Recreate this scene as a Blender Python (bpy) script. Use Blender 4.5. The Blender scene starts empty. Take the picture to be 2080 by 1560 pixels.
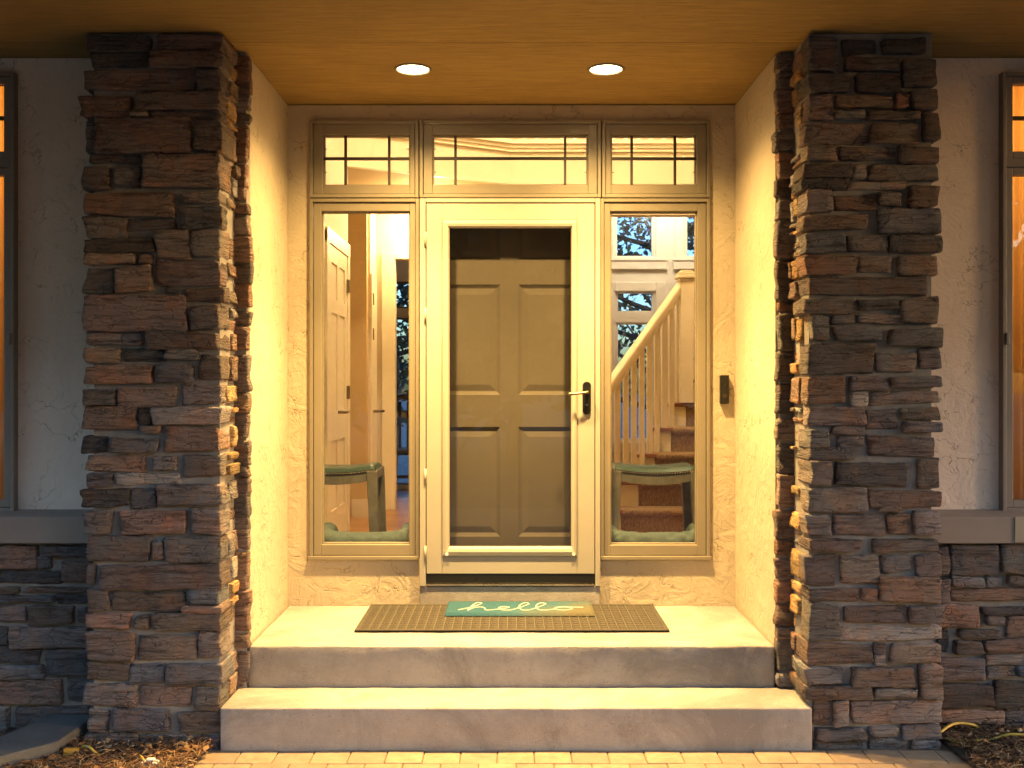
import bpy, bmesh, math, random
from mathutils import Vector, noise
R = math.radians
random.seed(7)
scn = bpy.context.scene
C = scn.collection

# ------------------------------------------------------------------ camera, sky, sun, exposure
CAMZ = 1.55
F = 2080.0                       # focal length in photo pixels
cam_d = bpy.data.cameras.new("camera"); cam = bpy.data.objects.new("camera", cam_d); C.objects.link(cam)
cam.location = (0, 0, CAMZ); cam.rotation_euler = (R(90), 0, 0)
cam_d.sensor_width = 36; cam_d.lens = 36; cam_d.clip_end = 2000; cam_d.clip_start = 0.05
scn.camera = cam
SUN_EL, SUN_AZ = 4.0, 100.0      # low dusk sun off to the side, lost behind trees
w = bpy.data.worlds.new("World"); scn.world = w; w.use_nodes = True
nt = w.node_tree
sky = nt.nodes.new("ShaderNodeTexSky"); sky.sky_type = 'NISHITA'; sky.sun_disc = False
sky.sun_elevation = R(SUN_EL); sky.sun_rotation = R(SUN_AZ); sky.air_density = 1.0; sky.dust_density = 2.0; sky.ozone_density = 2.0
bg = nt.nodes["Background"]; bg.inputs[1].default_value = 0.15
nt.links.new(sky.outputs[0], bg.inputs[0])
sd = bpy.data.lights.new("sun", 'SUN'); sd.energy = 0.05; sd.angle = R(20); sd.color = (1, .85, .75)
so = bpy.data.objects.new("sun", sd); C.objects.link(so)
so.rotation_euler = Vector((math.sin(R(SUN_AZ))*math.cos(R(SUN_EL)), math.cos(R(SUN_AZ))*math.cos(R(SUN_EL)), math.sin(R(SUN_EL)))).to_track_quat('Z', 'Y').to_euler(); so.location = (10, -10, 8)
vs = scn.view_settings
vs.view_transform = 'Standard'; vs.look = 'None'; vs.exposure = 3.92; vs.gamma = 1.0; vs.use_curve_mapping = False
LAMP_COL = (1.0, 0.62, 0.20)
P_PORCH, P_FLOOD, P_FOYER, P_HALL, P_BACK, P_SIDE = 58, 27, 23, 4.2, 3.6, 1.1

# ------------------------------------------------------------------ helpers
def X(px, D): return (px - 1040) * D / F
def Z(py, D): return CAMZ - (py - 780) * D / F
ORG = {}
def empty(name, loc, label=None, cat=None, group=None):
    o = bpy.data.objects.new(name, None); C.objects.link(o); o.location = loc; o.empty_display_size = .1
    ORG[o] = Vector(loc); tag(o, label, cat, group); return o
def tag(o, label=None, cat=None, group=None, kind=None):
    if label: o["label"] = label
    if cat: o["category"] = cat
    if group: o["group"] = group
    if kind: o["kind"] = kind
    return o
class MB:
    def __init__(s): s.v = []; s.f = []
    def add(s, vs, fs):
        b = len(s.v); s.v += [tuple(v) for v in vs]; s.f += [tuple(b + i for i in f) for f in fs]; return s
    def box(s, x0, x1, y0, y1, z0, z1):
        return s.add([(x0,y0,z0),(x1,y0,z0),(x1,y1,z0),(x0,y1,z0),(x0,y0,z1),(x1,y0,z1),(x1,y1,z1),(x0,y1,z1)],
                     [(0,3,2,1),(4,5,6,7),(0,1,5,4),(1,2,6,5),(2,3,7,6),(3,0,4,7)])
    def prism_y(s, pts, y0, y1):          # polygon in x,z pulled along y
        n = len(pts)
        return s.add([(x,y0,z) for x,z in pts] + [(x,y1,z) for x,z in pts],
                     [tuple(range(n)), tuple(range(2*n-1, n-1, -1))] + [(i, i+n, (i+1)%n+n, (i+1)%n) for i in range(n)])
    def prism_z(s, pts, z0, z1):
        n = len(pts)
        return s.add([(x,y,z0) for x,y in pts] + [(x,y,z1) for x,y in pts],
                     [tuple(range(n-1,-1,-1)), tuple(range(n, 2*n))] + [(i, (i+1)%n, (i+1)%n+n, i+n) for i in range(n)])
    def prism_x(s, pts, x0, x1):          # polygon in y,z pulled along x
        n = len(pts)
        return s.add([(x0,y,z) for y,z in pts] + [(x1,y,z) for y,z in pts],
                     [tuple(range(n)), tuple(range(2*n-1, n-1, -1))] + [(i, i+n, (i+1)%n+n, (i+1)%n) for i in range(n)])
    def beam(s, a, b, w_, h_):            # bar of rectangular section from a to b, width across, height along up
        a = Vector(a); b = Vector(b); d = (b-a).normalized()
        side = d.cross(Vector((0,0,1)));
        if side.length < 1e-4: side = Vector((1,0,0))
        side.normalize(); up = side.cross(d).normalized()
        q = [side*sx*w_/2 + up*sz*h_/2 for sx, sz in ((-1,-1),(1,-1),(1,1),(-1,1))]
        return s.add([a+k for k in q] + [b+k for k in q], [(3,2,1,0),(4,5,6,7)] + [(i,(i+1)%4,(i+1)%4+4,i+4) for i in range(4)])
    def tube(s, pts, r, n=8, flat=1.0):
        pts = [Vector(p) for p in pts]; rings = []
        rr = r if isinstance(r, (list, tuple)) else [r]*len(pts)
        for i, p in enumerate(pts):
            d = (pts[min(i+1, len(pts)-1)] - pts[max(i-1, 0)])
            d = d.normalized() if d.length > 1e-9 else Vector((0,0,1))
            a = d.cross(Vector((0,0,1)))
            if a.length < 1e-3: a = d.cross(Vector((1,0,0)))
            a.normalize(); c = a.cross(d)
            rings.append([p + (a*math.cos(t) + c*math.sin(t)*flat)*rr[i] for t in [2*math.pi*k/n for k in range(n)]])
        fs = []
        for i in range(len(pts)-1):
            for k in range(n): fs.append((i*n+k, i*n+(k+1)%n, (i+1)*n+(k+1)%n, (i+1)*n+k))
        fs += [tuple(range(n-1,-1,-1)), tuple(range((len(pts)-1)*n, len(pts)*n))]
        return s.add([v for rg in rings for v in rg], fs)
    def lathe(s, prof, c, n=32):          # prof of (r,z) turned about a vertical axis through c
        fs = []
        for i in range(len(prof)-1):
            for k in range(n): fs.append((i*n+k, i*n+(k+1)%n, (i+1)*n+(k+1)%n, (i+1)*n+k))
        return s.add([(c[0]+r*math.cos(2*math.pi*k/n), c[1]+r*math.sin(2*math.pi*k/n), c[2]+z) for r, z in prof for k in range(n)], fs)
    def build(s, name, mat, parent=None, bevel=0, smooth=False, origin=None):
        xs, ys, zs = zip(*s.v)
        c = Vector(origin) if origin else Vector(((min(xs)+max(xs))/2, (min(ys)+max(ys))/2, min(zs)))
        me = bpy.data.meshes.new(name)
        me.from_pydata([(a-c.x, b-c.y, d-c.z) for a, b, d in s.v], [], s.f); me.validate()
        bm = bmesh.new(); bm.from_mesh(me); bmesh.ops.recalc_face_normals(bm, faces=bm.faces); bm.to_mesh(me); bm.free()
        if smooth: me.polygons.foreach_set("use_smooth", [True]*len(me.polygons))
        me.materials.append(M[mat] if isinstance(mat, str) else mat)
        o = bpy.data.objects.new(name, me); C.objects.link(o); ORG[o] = c
        if parent: o.parent = parent; o.location = c - ORG[parent]
        else: o.location = c
        if bevel:
            m = o.modifiers.new("bevel", 'BEVEL'); m.width = bevel; m.segments = 2; m.limit_method = 'ANGLE'
        return o
def box(name, mat, parent, x0, x1, y0, y1, z0, z1, bevel=0):
    return MB().box(min(x0,x1), max(x0,x1), y0, y1, min(z0,z1), max(z0,z1)).build(name, mat, parent, bevel)
def holes_mb(x0, x1, z0, z1, y0, y1, holes):
    xs = sorted({x0, x1, *[h[0] for h in holes], *[h[1] for h in holes]}); zs = sorted({z0, z1, *[h[2] for h in holes], *[h[3] for h in holes]})
    xs = [x for x in xs if x0 <= x <= x1]; zs = [z for z in zs if z0 <= z <= z1]
    def solid(i, j):
        if not (0 <= i < len(xs)-1 and 0 <= j < len(zs)-1): return False
        cx = (xs[i]+xs[i+1])/2; cz = (zs[j]+zs[j+1])/2
        return not any(h[0] < cx < h[1] and h[2] < cz < h[3] for h in holes)
    m = MB()
    for i in range(len(xs)-1):
        for j in range(len(zs)-1):
            if not solid(i, j): continue
            a, b, c, d = xs[i], xs[i+1], zs[j], zs[j+1]
            m.add([(a,y0,c),(b,y0,c),(b,y0,d),(a,y0,d)], [(0,1,2,3)]); m.add([(a,y1,c),(b,y1,c),(b,y1,d),(a,y1,d)], [(3,2,1,0)])
            if not solid(i-1, j): m.add([(a,y0,c),(a,y1,c),(a,y1,d),(a,y0,d)], [(3,2,1,0)])
            if not solid(i+1, j): m.add([(b,y0,c),(b,y1,c),(b,y1,d),(b,y0,d)], [(0,1,2,3)])
            if not solid(i, j-1): m.add([(a,y0,c),(b,y0,c),(b,y1,c),(a,y1,c)], [(3,2,1,0)])
            if not solid(i, j+1): m.add([(a,y0,d),(b,y0,d),(b,y1,d),(a,y1,d)], [(0,1,2,3)])
    return m
def spline(pts, k=6):
    pts = [Vector(p) for p in pts]; out = []
    for i in range(len(pts)-1):
        p0, p1, p2, p3 = pts[max(i-1,0)], pts[i], pts[i+1], pts[min(i+2, len(pts)-1)]
        for j in range(k):
            t = j/k
            out.append(.5*((2*p1) + (p2-p0)*t + (2*p0-5*p1+4*p2-p3)*t*t + (3*p1-p0-3*p2+p3)*t**3))
    return out + [pts[-1]]

# ------------------------------------------------------------------ materials
M = {}
class NT:
    def __init__(s, name):
        s.m = bpy.data.materials.new(name); s.m.use_nodes = True; s.t = s.m.node_tree
        s.b = s.t.nodes["Principled BSDF"]; s.out = s.t.nodes["Material Output"]; M[name] = s.m
    def n(s, typ, **kw):
        nd = s.t.nodes.new(typ)
        for k, v in kw.items():
            if k.startswith("i_"):
                key = k[2:]; nd.inputs[int(key) if key.isdigit() else key.replace("_", " ")].default_value = v
            else: setattr(nd, k, v)
        return nd
    def l(s, a, b): s.t.links.new(a, b)
    def coords(s, scale=(1,1,1), rand=False, kind="Object"):
        tc = s.n("ShaderNodeTexCoord"); mp = s.n("ShaderNodeMapping"); mp.inputs["Scale"].default_value = scale
        s.l(tc.outputs[kind], mp.inputs[0])
        if rand:
            oi = s.n("ShaderNodeObjectInfo"); mu = s.n("ShaderNodeMath", operation='MULTIPLY', i_1=173.0)
            s.l(oi.outputs["Random"], mu.inputs[0]); cb = s.n("ShaderNodeCombineXYZ")
            for i in range(3): s.l(mu.outputs[0], cb.inputs[i])
            s.l(cb.outputs[0], mp.inputs["Location"])
        return mp.outputs[0]
    def noise(s, co, scale, detail=4, rough=.6, dist=0):
        nd = s.n("ShaderNodeTexNoise", i_Scale=scale, i_Detail=detail, i_Roughness=rough, i_Distortion=dist); s.l(co, nd.inputs["Vector"]); return nd.outputs[0]
    def ramp(s, v, stops):
        r = s.n("ShaderNodeValToRGB"); e = r.color_ramp.elements
        while len(e) > 1: e.remove(e[0])
        e[0].position = stops[0][0]; e[0].color = (*stops[0][1], 1) if isinstance(stops[0][1], tuple) else (stops[0][1],)*3+(1,)
        for p, c in stops[1:]:
            q = e.new(p); q.color = (*c, 1) if isinstance(c, tuple) else (c, c, c, 1)
        s.l(v, r.inputs[0]); return r.outputs[0]
    def mix(s, f, a, b, mode='MIX'):
        m = s.n("ShaderNodeMix", data_type='RGBA', blend_type=mode)
        for sock, v in ((m.inputs[0], f), (m.inputs[6], a), (m.inputs[7], b)):
            if isinstance(v, (int, float)): sock.default_value = v
            elif isinstance(v, tuple): sock.default_value = (*v, 1)
            else: s.l(v, sock)
        return m.outputs[2]
    def math(s, op, a, b=0.0):
        m = s.n("ShaderNodeMath", operation=op)
        for i, v in enumerate((a, b)):
            if isinstance(v, (int, float)): m.inputs[i].default_value = v
            else: s.l(v, m.inputs[i])
        return m.outputs[0]
    def bump(s, h, strength=.5, dist=.01):
        b = s.n("ShaderNodeBump", i_Strength=strength, i_Distance=dist); s.l(h, b.inputs["Height"]); s.l(b.outputs[0], s.b.inputs["Normal"])
    def base(s, c, rough=.6, metal=0.0, spec=.5):
        if isinstance(c, tuple): s.b.inputs["Base Color"].default_value = (*c, 1)
        else: s.l(c, s.b.inputs["Base Color"])
        if isinstance(rough, (int, float)): s.b.inputs["Roughness"].default_value = rough
        else: s.l(rough, s.b.inputs["Roughness"])
        s.b.inputs["Metallic"].default_value = metal; s.b.inputs["Specular IOR Level"].default_value = spec
def plain(name, c, rough=.55, var=.12, scale=8, bump=.1, bscale=120, metal=0.0, spec=.4, dist=.002):
    t = NT(name); co = t.coords(rand=True)
    v = t.ramp(t.noise(co, scale, 5, .65), [(.3, tuple(k*(1-var) for k in c)), (.7, tuple(min(1, k*(1+var)) for k in c))])
    t.base(v, t.ramp(t.noise(co, scale*2.3), [(.3, max(.05, rough-.08)), (.7, min(1, rough+.08))]), metal, spec)
    if bump: t.bump(t.noise(co, bscale, 4), bump, dist)
    return t

# stacked stone: colour comes from each stone's own object colour, broken up by strata and stains
t = NT("stone"); oi = t.n("ShaderNodeObjectInfo")
co = t.coords((1, 1, 1), True); cs = t.coords((1.6, 1.6, 15), True)
col = oi.outputs["Color"]
strata = t.noise(cs, 3.2, 7, .68, .35)
patch = t.noise(co, 7, 5, .65, .4)
col = t.mix(t.ramp(patch, [(.46, 0.0), (.64, .8)]), col, t.mix(1.0, col, (1.42, 1.02, .78), 'MULTIPLY'))
col = t.mix(t.ramp(t.noise(co, 4.3, 6, .7), [(.48, 0.0), (.68, .62)]), col, t.mix(1.0, col, (.55, .56, .58), 'MULTIPLY'))
col = t.mix(t.ramp(strata, [(.34, .85), (.49, 0.0)]), col, t.mix(1.0, col, (.38, .36, .36), 'MULTIPLY'))
col = t.mix(t.ramp(t.noise(co, 60, 5, .75), [(.52, 0.0), (.72, .5)]), col, t.mix(1.0, col, (1.7, 1.65, 1.6), 'MULTIPLY'))
t.base(col, .86, 0, .25); scol = col
h = t.math('ADD', t.math('MULTIPLY', strata, 1.0), t.math('MULTIPLY', t.noise(co, 38, 6, .7), .45))
cr = t.n("ShaderNodeTexVoronoi", feature='DISTANCE_TO_EDGE', i_Scale=5.0)
wv = t.n("ShaderNodeVectorMath", operation='ADD'); t.l(t.coords((1.2,1.2,5.5), True), wv.inputs[0])
nv = t.n("ShaderNodeTexNoise", i_Scale=6.0, i_Detail=4.0); t.l(co, nv.inputs["Vector"])
sc = t.n("ShaderNodeVectorMath", operation='SCALE'); sc.inputs["Scale"].default_value = .7; t.l(nv.outputs["Color"], sc.inputs[0]); t.l(sc.outputs[0], wv.inputs[1])
t.l(wv.outputs[0], cr.inputs["Vector"])
h = t.math('ADD', h, t.ramp(cr.outputs["Distance"], [(0.0, -.0), (.035, .45)]))
fine = t.noise(t.coords((2.2, 2.2, 34), True), 4.0, 6, .7, .6)
scol = t.mix(t.ramp(fine, [(.33, .8), (.44, 0.0)]), scol, t.mix(1.0, scol, (.35, .33, .33), 'MULTIPLY'))
scol = t.mix(t.ramp(cr.outputs["Distance"], [(0.0, .7), (.02, 0.0)]), scol, t.mix(1.0, scol, (.3, .28, .28), 'MULTIPLY'))
scol = t.mix(t.ramp(fine, [(.55, 0.0), (.7, .45)]), scol, t.mix(1.0, scol, (1.9, 1.85, 1.8), 'MULTIPLY'))
t.l(scol, t.b.inputs["Base Color"])
h = t.math('ADD', h, t.math('MULTIPLY', fine, .8))
t.bump(h, 1.0, .028)
t = plain("mortar", (.225, .205, .195), .95, .2, 14, .6, 90, dist=.006)
# skip-trowelled stucco
def stucco(name, c, dirt):
    t = NT(name); co = t.coords()
    nz = t.n("ShaderNodeTexNoise", i_Scale=2.6, i_Detail=5.0, i_Roughness=.6); t.l(co, nz.inputs["Vector"])
    ds = t.n("ShaderNodeVectorMath", operation='SCALE'); ds.inputs["Scale"].default_value = .55; t.l(nz.outputs["Color"], ds.inputs[0])
    ad = t.n("ShaderNodeVectorMath", operation='ADD'); t.l(co, ad.inputs[0]); t.l(ds.outputs[0], ad.inputs[1])
    vo = t.n("ShaderNodeTexVoronoi", feature='DISTANCE_TO_EDGE', i_Scale=7.5); t.l(ad.outputs[0], vo.inputs["Vector"])
    line = t.ramp(vo.outputs["Distance"], [(0.0, 1.0), (.022, 0.0)])
    mask = t.ramp(t.noise(co, 5.5, 3, .6), [(.49, 0.0), (.60, 1.0)])
    crack = t.math('MULTIPLY', line, mask)
    blot = t.noise(co, 1.7, 5, .6)
    col = t.ramp(blot, [(.3, tuple(k*.86 for k in c)), (.7, tuple(k*1.06 for k in c))])
    pit = t.ramp(t.noise(t.coords((1, 1, .5)), 34, 5, .75), [(.61, 0.0), (.70, 1.0)])
    col = t.mix(t.math('MULTIPLY', crack, .7), col, dirt); col = t.mix(t.math('MULTIPLY', pit, .32), col, dirt)
    t.base(col, .9, 0, .2)
    swirl = t.n("ShaderNodeTexNoise", i_Scale=7.0, i_Detail=7.0, i_Roughness=.62, i_Distortion=1.6); t.l(co, swirl.inputs["Vector"])
    hh = t.math('ADD', t.math('MULTIPLY', swirl.outputs[0], 1.3), t.math('MULTIPLY', crack, -.35))
    hh = t.math('ADD', hh, t.math('MULTIPLY', t.noise(co, 55, 4, .7), .25))
    t.bump(hh, .6, .012)
stucco("stucco", (.46, .395, .30), (.16, .115, .07))
stucco("stucco_outer", (.72, .59, .51), (.28, .21, .17))
# concrete
t = NT("concrete"); co = t.coords()
col = t.ramp(t.noise(co, 3.5, 7, .7), [(.3, (.24, .22, .21)), (.5, (.31, .285, .27)), (.7, (.37, .34, .32))])
col = t.mix(t.ramp(t.noise(t.coords((1, 1, 9)), 5, 6, .7), [(.5, 0.0), (.75, .35)]), col, (.30, .27, .26))
col = t.mix(t.ramp(t.noise(co, 95, 3, .8), [(.58, 0.0), (.74, .5)]), col, (.15, .13, .125))
col = t.mix(t.ramp(t.noise(co, 1.6, 8, .72, .8), [(.48, 0.0), (.62, .75)]), col, (.19, .17, .16))
col = t.mix(t.ramp(t.noise(co, 26, 6, .8), [(.58, 0.0), (.70, .5)]), col, (.46, .43, .40))
vo = t.n("ShaderNodeTexVoronoi", i_Scale=28.0); t.l(co, vo.inputs["Vector"]); vo.inputs["Randomness"].default_value = 1.0
col = t.mix(t.ramp(vo.outputs["Distance"], [(.05, .75), (.10, 0.0)]), col, (.12, .105, .1))
t.base(col, .85, 0, .3); t.bump(t.math('ADD', t.noise(co, 140, 4, .7), t.noise(co, 16, 4)), .55, .005)
# soffit plywood
t = NT("plywood"); co = t.coords((1.2, 14, 1), True)
g = t.noise(co, 4, 7, .65, .5)
col = t.ramp(g, [(.25, (.22, .14, .045)), (.5, (.32, .205, .065)), (.75, (.39, .265, .09))])
col = t.mix(t.ramp(t.noise(t.coords((1.5, 26, 1), True), 7, 5, .75), [(.55, 0.0), (.70, .75)]), col, (.17, .105, .04))
col = t.mix(t.ramp(t.noise(t.coords(), 1.3, 6, .65, .6), [(.42, 0.0), (.68, .45)]), col, (.19, .125, .045))
col = t.mix(t.ramp(t.noise(t.coords(), 22, 5, .8), [(.6, 0.0), (.74, .6)]), col, (.14, .085, .03))
t.base(col, .72, 0, .3); t.bump(g, .5, .005)
plain("frame_tan", (.20, .172, .13), .45, .06, 5, .05)
plain("frame_dark", (.20, .165, .145), .5, .08, 5, .05)
plain("muntin", (.05, .036, .022), .5, .06)
plain("storm_cream", (.31, .288, .25), .55, .04, 4, .04)
plain("door_taupe", (.15, .128, .10), .8, .05, 5, .08, 60)
plain("trim_band", (.24, .19, .165), .6, .08, 4, .15)
plain("patch_tan", (.30, .25, .19), .6, .08)
plain("black", (.007, .007, .008), .35, .1)
plain("black_gloss", (.006, .006, .007), .08, .1, bump=0)
plain("rubber", (.045, .038, .03), .75, .2, 30, .5, 260, dist=.004)
plain("rubber_rib", (.10, .085, .06), .7, .1)
plain("white_trim", (.74, .70, .63), .4, .04)
plain("cream_trim", (.74, .66, .50), .4, .04)
plain("wall_cream", (.68, .59, .44), .75, .04, 3, .1)
plain("wall_gold", (.56, .40, .20), .75, .04, 3, .1)
plain("slab", (.07, .074, .08), .8, .2, 6, .4, 60, dist=.006)
plain("steel", (.5, .46, .4), .3, .1, metal=1.0)
plain("brass_dark", (.22, .17, .11), .35, .1, metal=1.0)
plain("dark_wood", (.03, .02, .014), .4, .2)
plain("stool_wood", (.115, .105, .09), .6, .3, 14, .3, 60)
plain("return_wood", (.25, .10, .04), .4, .2)
plain("yellow_wire", (.40, .27, .05), .45, .1)
plain("orange_cap", (.65, .30, .03), .5, .1)
plain("white_plastic", (.7, .68, .64), .4, .05)
plain("letter", (.30, .31, .30), .9, .1, 60, .5, 300)
plain("nail", (.75, .70, .58), .25, .05, metal=1.0)
plain("grass", (.075, .066, .05), .9, .4, 3, .5, 40, dist=.02)
plain("bark", (.07, .05, .035), .9, .3, 12, .6, 40, dist=.01)
plain("curtain", (.55, .34, .14), .9, .1)
plain("asphalt_roof", (.06, .055, .05), .9, .2)
t = plain("leather", (.008, .033, .023), .34, .08, 10, .15, 220, spec=.5)
# quilted bed cloth
t = NT("bed_cloth"); co = t.coords()
t.base(t.ramp(t.noise(co, 30, 4), [(.3, (.075, .10, .095)), (.7, (.125, .155, .148))]), .95, 0, .2); t.bump(t.noise(co, 260, 3), .4, .003)
# carpet
t = NT("carpet"); co = t.coords((1, 1, 1)); cf = t.coords((1, 1, .35))
t.base(t.ramp(t.noise(cf, 90, 4, .8), [(.3, (.16, .09, .04)), (.55, (.34, .225, .115)), (.75, (.48, .34, .20))]), 1.0, 0, .1); t.bump(t.noise(co, 200, 3, .8), .8, .008)
# oak floor
t = NT("oak"); br = t.n("ShaderNodeTexBrick", i_Scale=1.0, offset=.37); br.inputs["Brick Width"].default_value = 1.1; br.inputs["Row Height"].default_value = .075; br.inputs["Mortar Size"].default_value = .0025
br.inputs["Color1"].default_value = (.40, .20, .065, 1); br.inputs["Color2"].default_value = (.30, .13, .04, 1); br.inputs["Mortar"].default_value = (.1, .045, .015, 1)
t.l(t.coords(), br.inputs["Vector"]); t.base(br.outputs[0], .28, 0, .5)
# pavers
t = NT("paver"); co = t.coords(rand=True); oi = t.n("ShaderNodeObjectInfo")
col = t.ramp(t.noise(co, 16, 6, .7), [(.3, (.22, .155, .10)), (.7, (.34, .255, .17))])
col = t.mix(t.math('MULTIPLY', oi.outputs["Random"], .55), col, (.18, .13, .10)); t.base(col, .85, 0, .3); t.bump(t.noise(co, 150, 4, .8), .4, .004)
plain("sand_joint", (.12, .09, .065), .95, .2, 60, .5, 200)
# soil and straw
plain("soil", (.045, .032, .024), .95, .4, 12, .8, 60, dist=.02)
t = NT("straw"); gm = t.n("ShaderNodeNewGeometry")
t.base(t.ramp(gm.outputs["Random Per Island"], [(0.0, (.05, .03, .02)), (.45, (.12, .06, .03)), (.75, (.22, .12, .055)), (1.0, (.34, .24, .14))]), .9, 0, .2)
# leaves
def leafmat(name, stops):
    t = NT(name); gm = t.n("ShaderNodeNewGeometry"); t.base(t.ramp(gm.outputs["Random Per Island"], stops), .7, 0, .3)
leafmat("leaves", [(0.0, (.03, .03, .014)), (.5, (.055, .055, .022)), (1.0, (.11, .08, .03))])
# doormat with a teal to sand wash
t = NT("mat_wash"); co = t.coords()
sx = t.n("ShaderNodeSeparateXYZ"); t.l(co, sx.inputs[0])
f = t.math('ADD', t.math('ADD', t.math('MULTIPLY', sx.outputs[0], 1.35), t.math('MULTIPLY', sx.outputs[1], -1.3)), t.math('MULTIPLY', t.noise(co, 5, 5), .5))
col = t.ramp(f, [(.1, (.04, .12, .175)), (.4, (.06, .14, .185)), (.6, (.11, .14, .135)), (.85, (.155, .135, .09))])
col = t.mix(t.ramp(t.noise(co, 120, 3, .8), [(.45, 0.0), (.7, .45)]), col, (.05, .09, .08))
t.base(col, 1.0, 0, .1); t.bump(t.noise(co, 240, 3, .8), 1.0, .01)
# thin glass: what Fresnel reflects plus what passes straight through
def glass(name, tint):
    t = NT(name); tr = t.n("ShaderNodeBsdfTransparent"); tr.inputs[0].default_value = (*tint, 1)
    gl = t.n("ShaderNodeBsdfGlossy"); gl.inputs["Roughness"].default_value = .0; fr = t.n("ShaderNodeFresnel", i_IOR=1.5); gm = t.n("ShaderNodeNewGeometry"); mr = t.n("ShaderNodeMapRange"); mr.inputs[3].default_value = 1.5; mr.inputs[4].default_value = 1/1.5; t.l(gm.outputs["Backfacing"], mr.inputs[0]); t.l(mr.outputs[0], fr.inputs[0]); ms = t.n("ShaderNodeMixShader")
    t.l(fr.outputs[0], ms.inputs[0]); t.l(tr.outputs[0], ms.inputs[1]); t.l(gl.outputs[0], ms.inputs[2]); t.l(ms.outputs[0], t.out.inputs[0])
glass("glass", (.97, .98, .97)); glass("garden_glass", (.55, .70, .95)); glass("storm_glass", (.86, .86, .86))
def emit(name, c, s):
    t = NT(name); t.base((.8, .8, .8), .5); t.b.inputs["Emission Color"].default_value = (*c, 1); t.b.inputs["Emission Strength"].default_value = s
emit("lens_porch", (1.0, .74, .36), 6.0); emit("lens_room", (1.0, .80, .5), 1.2)

# ------------------------------------------------------------------ main measures (camera at y=0 looking along +y)
SOF = 3.05                      # soffit height
D_BACK = 5.488                  # stucco back wall of the entry recess
D_FRAME = 5.468                 # face of window and door frames
D_OUT = 4.70                    # stucco wall beside the piers
LAND = 0.363; STEP = 0.178
FLOOR = 0.42

# ---- ground, paving
tag(box("ground", "grass", None, -150, 150, -150, 150, -.4, -.03), kind="structure")
tag(box("planting_soil", "soil", None, -6, -1.292, 2.2, 4.72, -.2, .012), kind="structure")
tag(box("planting_soil", "soil", None, 1.862, 6, 2.2, 4.72, -.2, .012), kind="structure")
path = empty("paved_path", (0, 3, 0)); path["kind"] = "structure"
box("joint_sand", "sand_joint", path, -1.30, 1.87, -2, 4.5, -.1, -.006)
pw, pdp = .151, .150
base_mesh = None; far_mb = MB()
for r in range(40):
    y1 = 4.336 - r*(pdp+.003); y0 = y1 - pdp
    off = (r % 2) * .5 * pw
    k = 0; x = -1.292 - off
    while x < 1.862:
        x0 = max(x, -1.292); x1 = min(x+pw, 1.862)
        if x1 - x0 > .02:
            if r < 9:
                dz = random.uniform(-.002, .002)
                if abs(x1-x0-pw) < 1e-4 and base_mesh:
                    o = bpy.data.objects.new("paver", base_mesh); C.objects.link(o); o.parent = path
                    o.location = Vector(((x0+x1)/2, (y0+y1)/2, -.06+dz)) - ORG[path]
                    m_ = o.modifiers.new("bevel", 'BEVEL'); m_.width = .005; m_.segments = 2
                else:
                    o = box("paver", "paver", path, x0, x1, y0, y1, -.06+dz, dz, .005)
                    if abs(x1-x0-pw) < 1e-4: base_mesh = o.data
                o.rotation_euler = (random.uniform(-.006,.006), random.uniform(-.006,.006), random.uniform(-.008,.008))
            else: far_mb.box(x0, x1, y0, y1, -.06, 0)
        x += pw + .003
tag(far_mb.build("paver_field", "paver", path), kind="stuff")

# ---- steps
st = empty("porch_steps", (0, 4.9, 0), "broad pale concrete steps rising between the stone piers to the door", "steps")
def worn_step(name, x0, x1, y0, y1, z0, z1):
    nx, ny, nz = 60, 14, 6; bm = bmesh.new(); L = {}
    def co(i, n, a, b, r):
        return a if i == 0 else b if i == n else a + r + (b-a-2*r)*(i-1)/(n-2)
    r = .007
    for i in range(nx+1):
        for j in range(ny+1):
            for k in range(nz+1):
                if 0 < i < nx and 0 < j < ny and 0 < k < nz: continue
                p = Vector((co(i,nx,x0,x1,r), co(j,ny,y0,y1,r), co(k,nz,z0,z1,r)))
                q = Vector((min(max(p.x,x0+r),x1-r), min(max(p.y,y0+r),y1-r), min(max(p.z,z0+r),z1-r)))
                d = p-q
                if d.length > 1e-6: p = q + d.normalized()*r
                e = noise.noise_vector(p*7)*.0022 + noise.noise_vector(p*23)*.0013
                L[i,j,k] = bm.verts.new(p + e)
    bm.verts.ensure_lookup_table()
    rngs = [(range(nx), range(ny), lambda a,b,s: [(a,b,s),(a+1,b,s),(a+1,b+1,s),(a,b+1,s)], nz), (range(nx), range(nz), lambda a,b,s: [(a,s,b),(a+1,s,b),(a+1,s,b+1),(a,s,b+1)], ny), (range(ny), range(nz), lambda a,b,s: [(s,a,b),(s,a+1,b),(s,a+1,b+1),(s,a,b+1)], nx)]
    for ra, rb, fn, top in rngs:
        for s in (0, top):
            for a in ra:
                for b in rb: bm.faces.new([L[q] for q in fn(a,b,s)])
    m = MB(); bm.verts.index_update(); m.v = [tuple(v.co) for v in bm.verts]; m.f = [tuple(v.index for v in f.verts) for f in bm.faces]; bm.free()
    return m.build(name, "concrete", st, smooth=True)
worn_step("landing", -1.194, 1.19, 4.636, 5.484, -.1, LAND)
worn_step("lower_step", -1.236, 1.272, 4.336, 4.634, -.1, STEP)
box("threshold", "concrete", st, X(853, D_BACK), X(1218, D_BACK), 5.462, 5.487, LAND+.001, Z(1190, D_BACK), .004)

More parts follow.
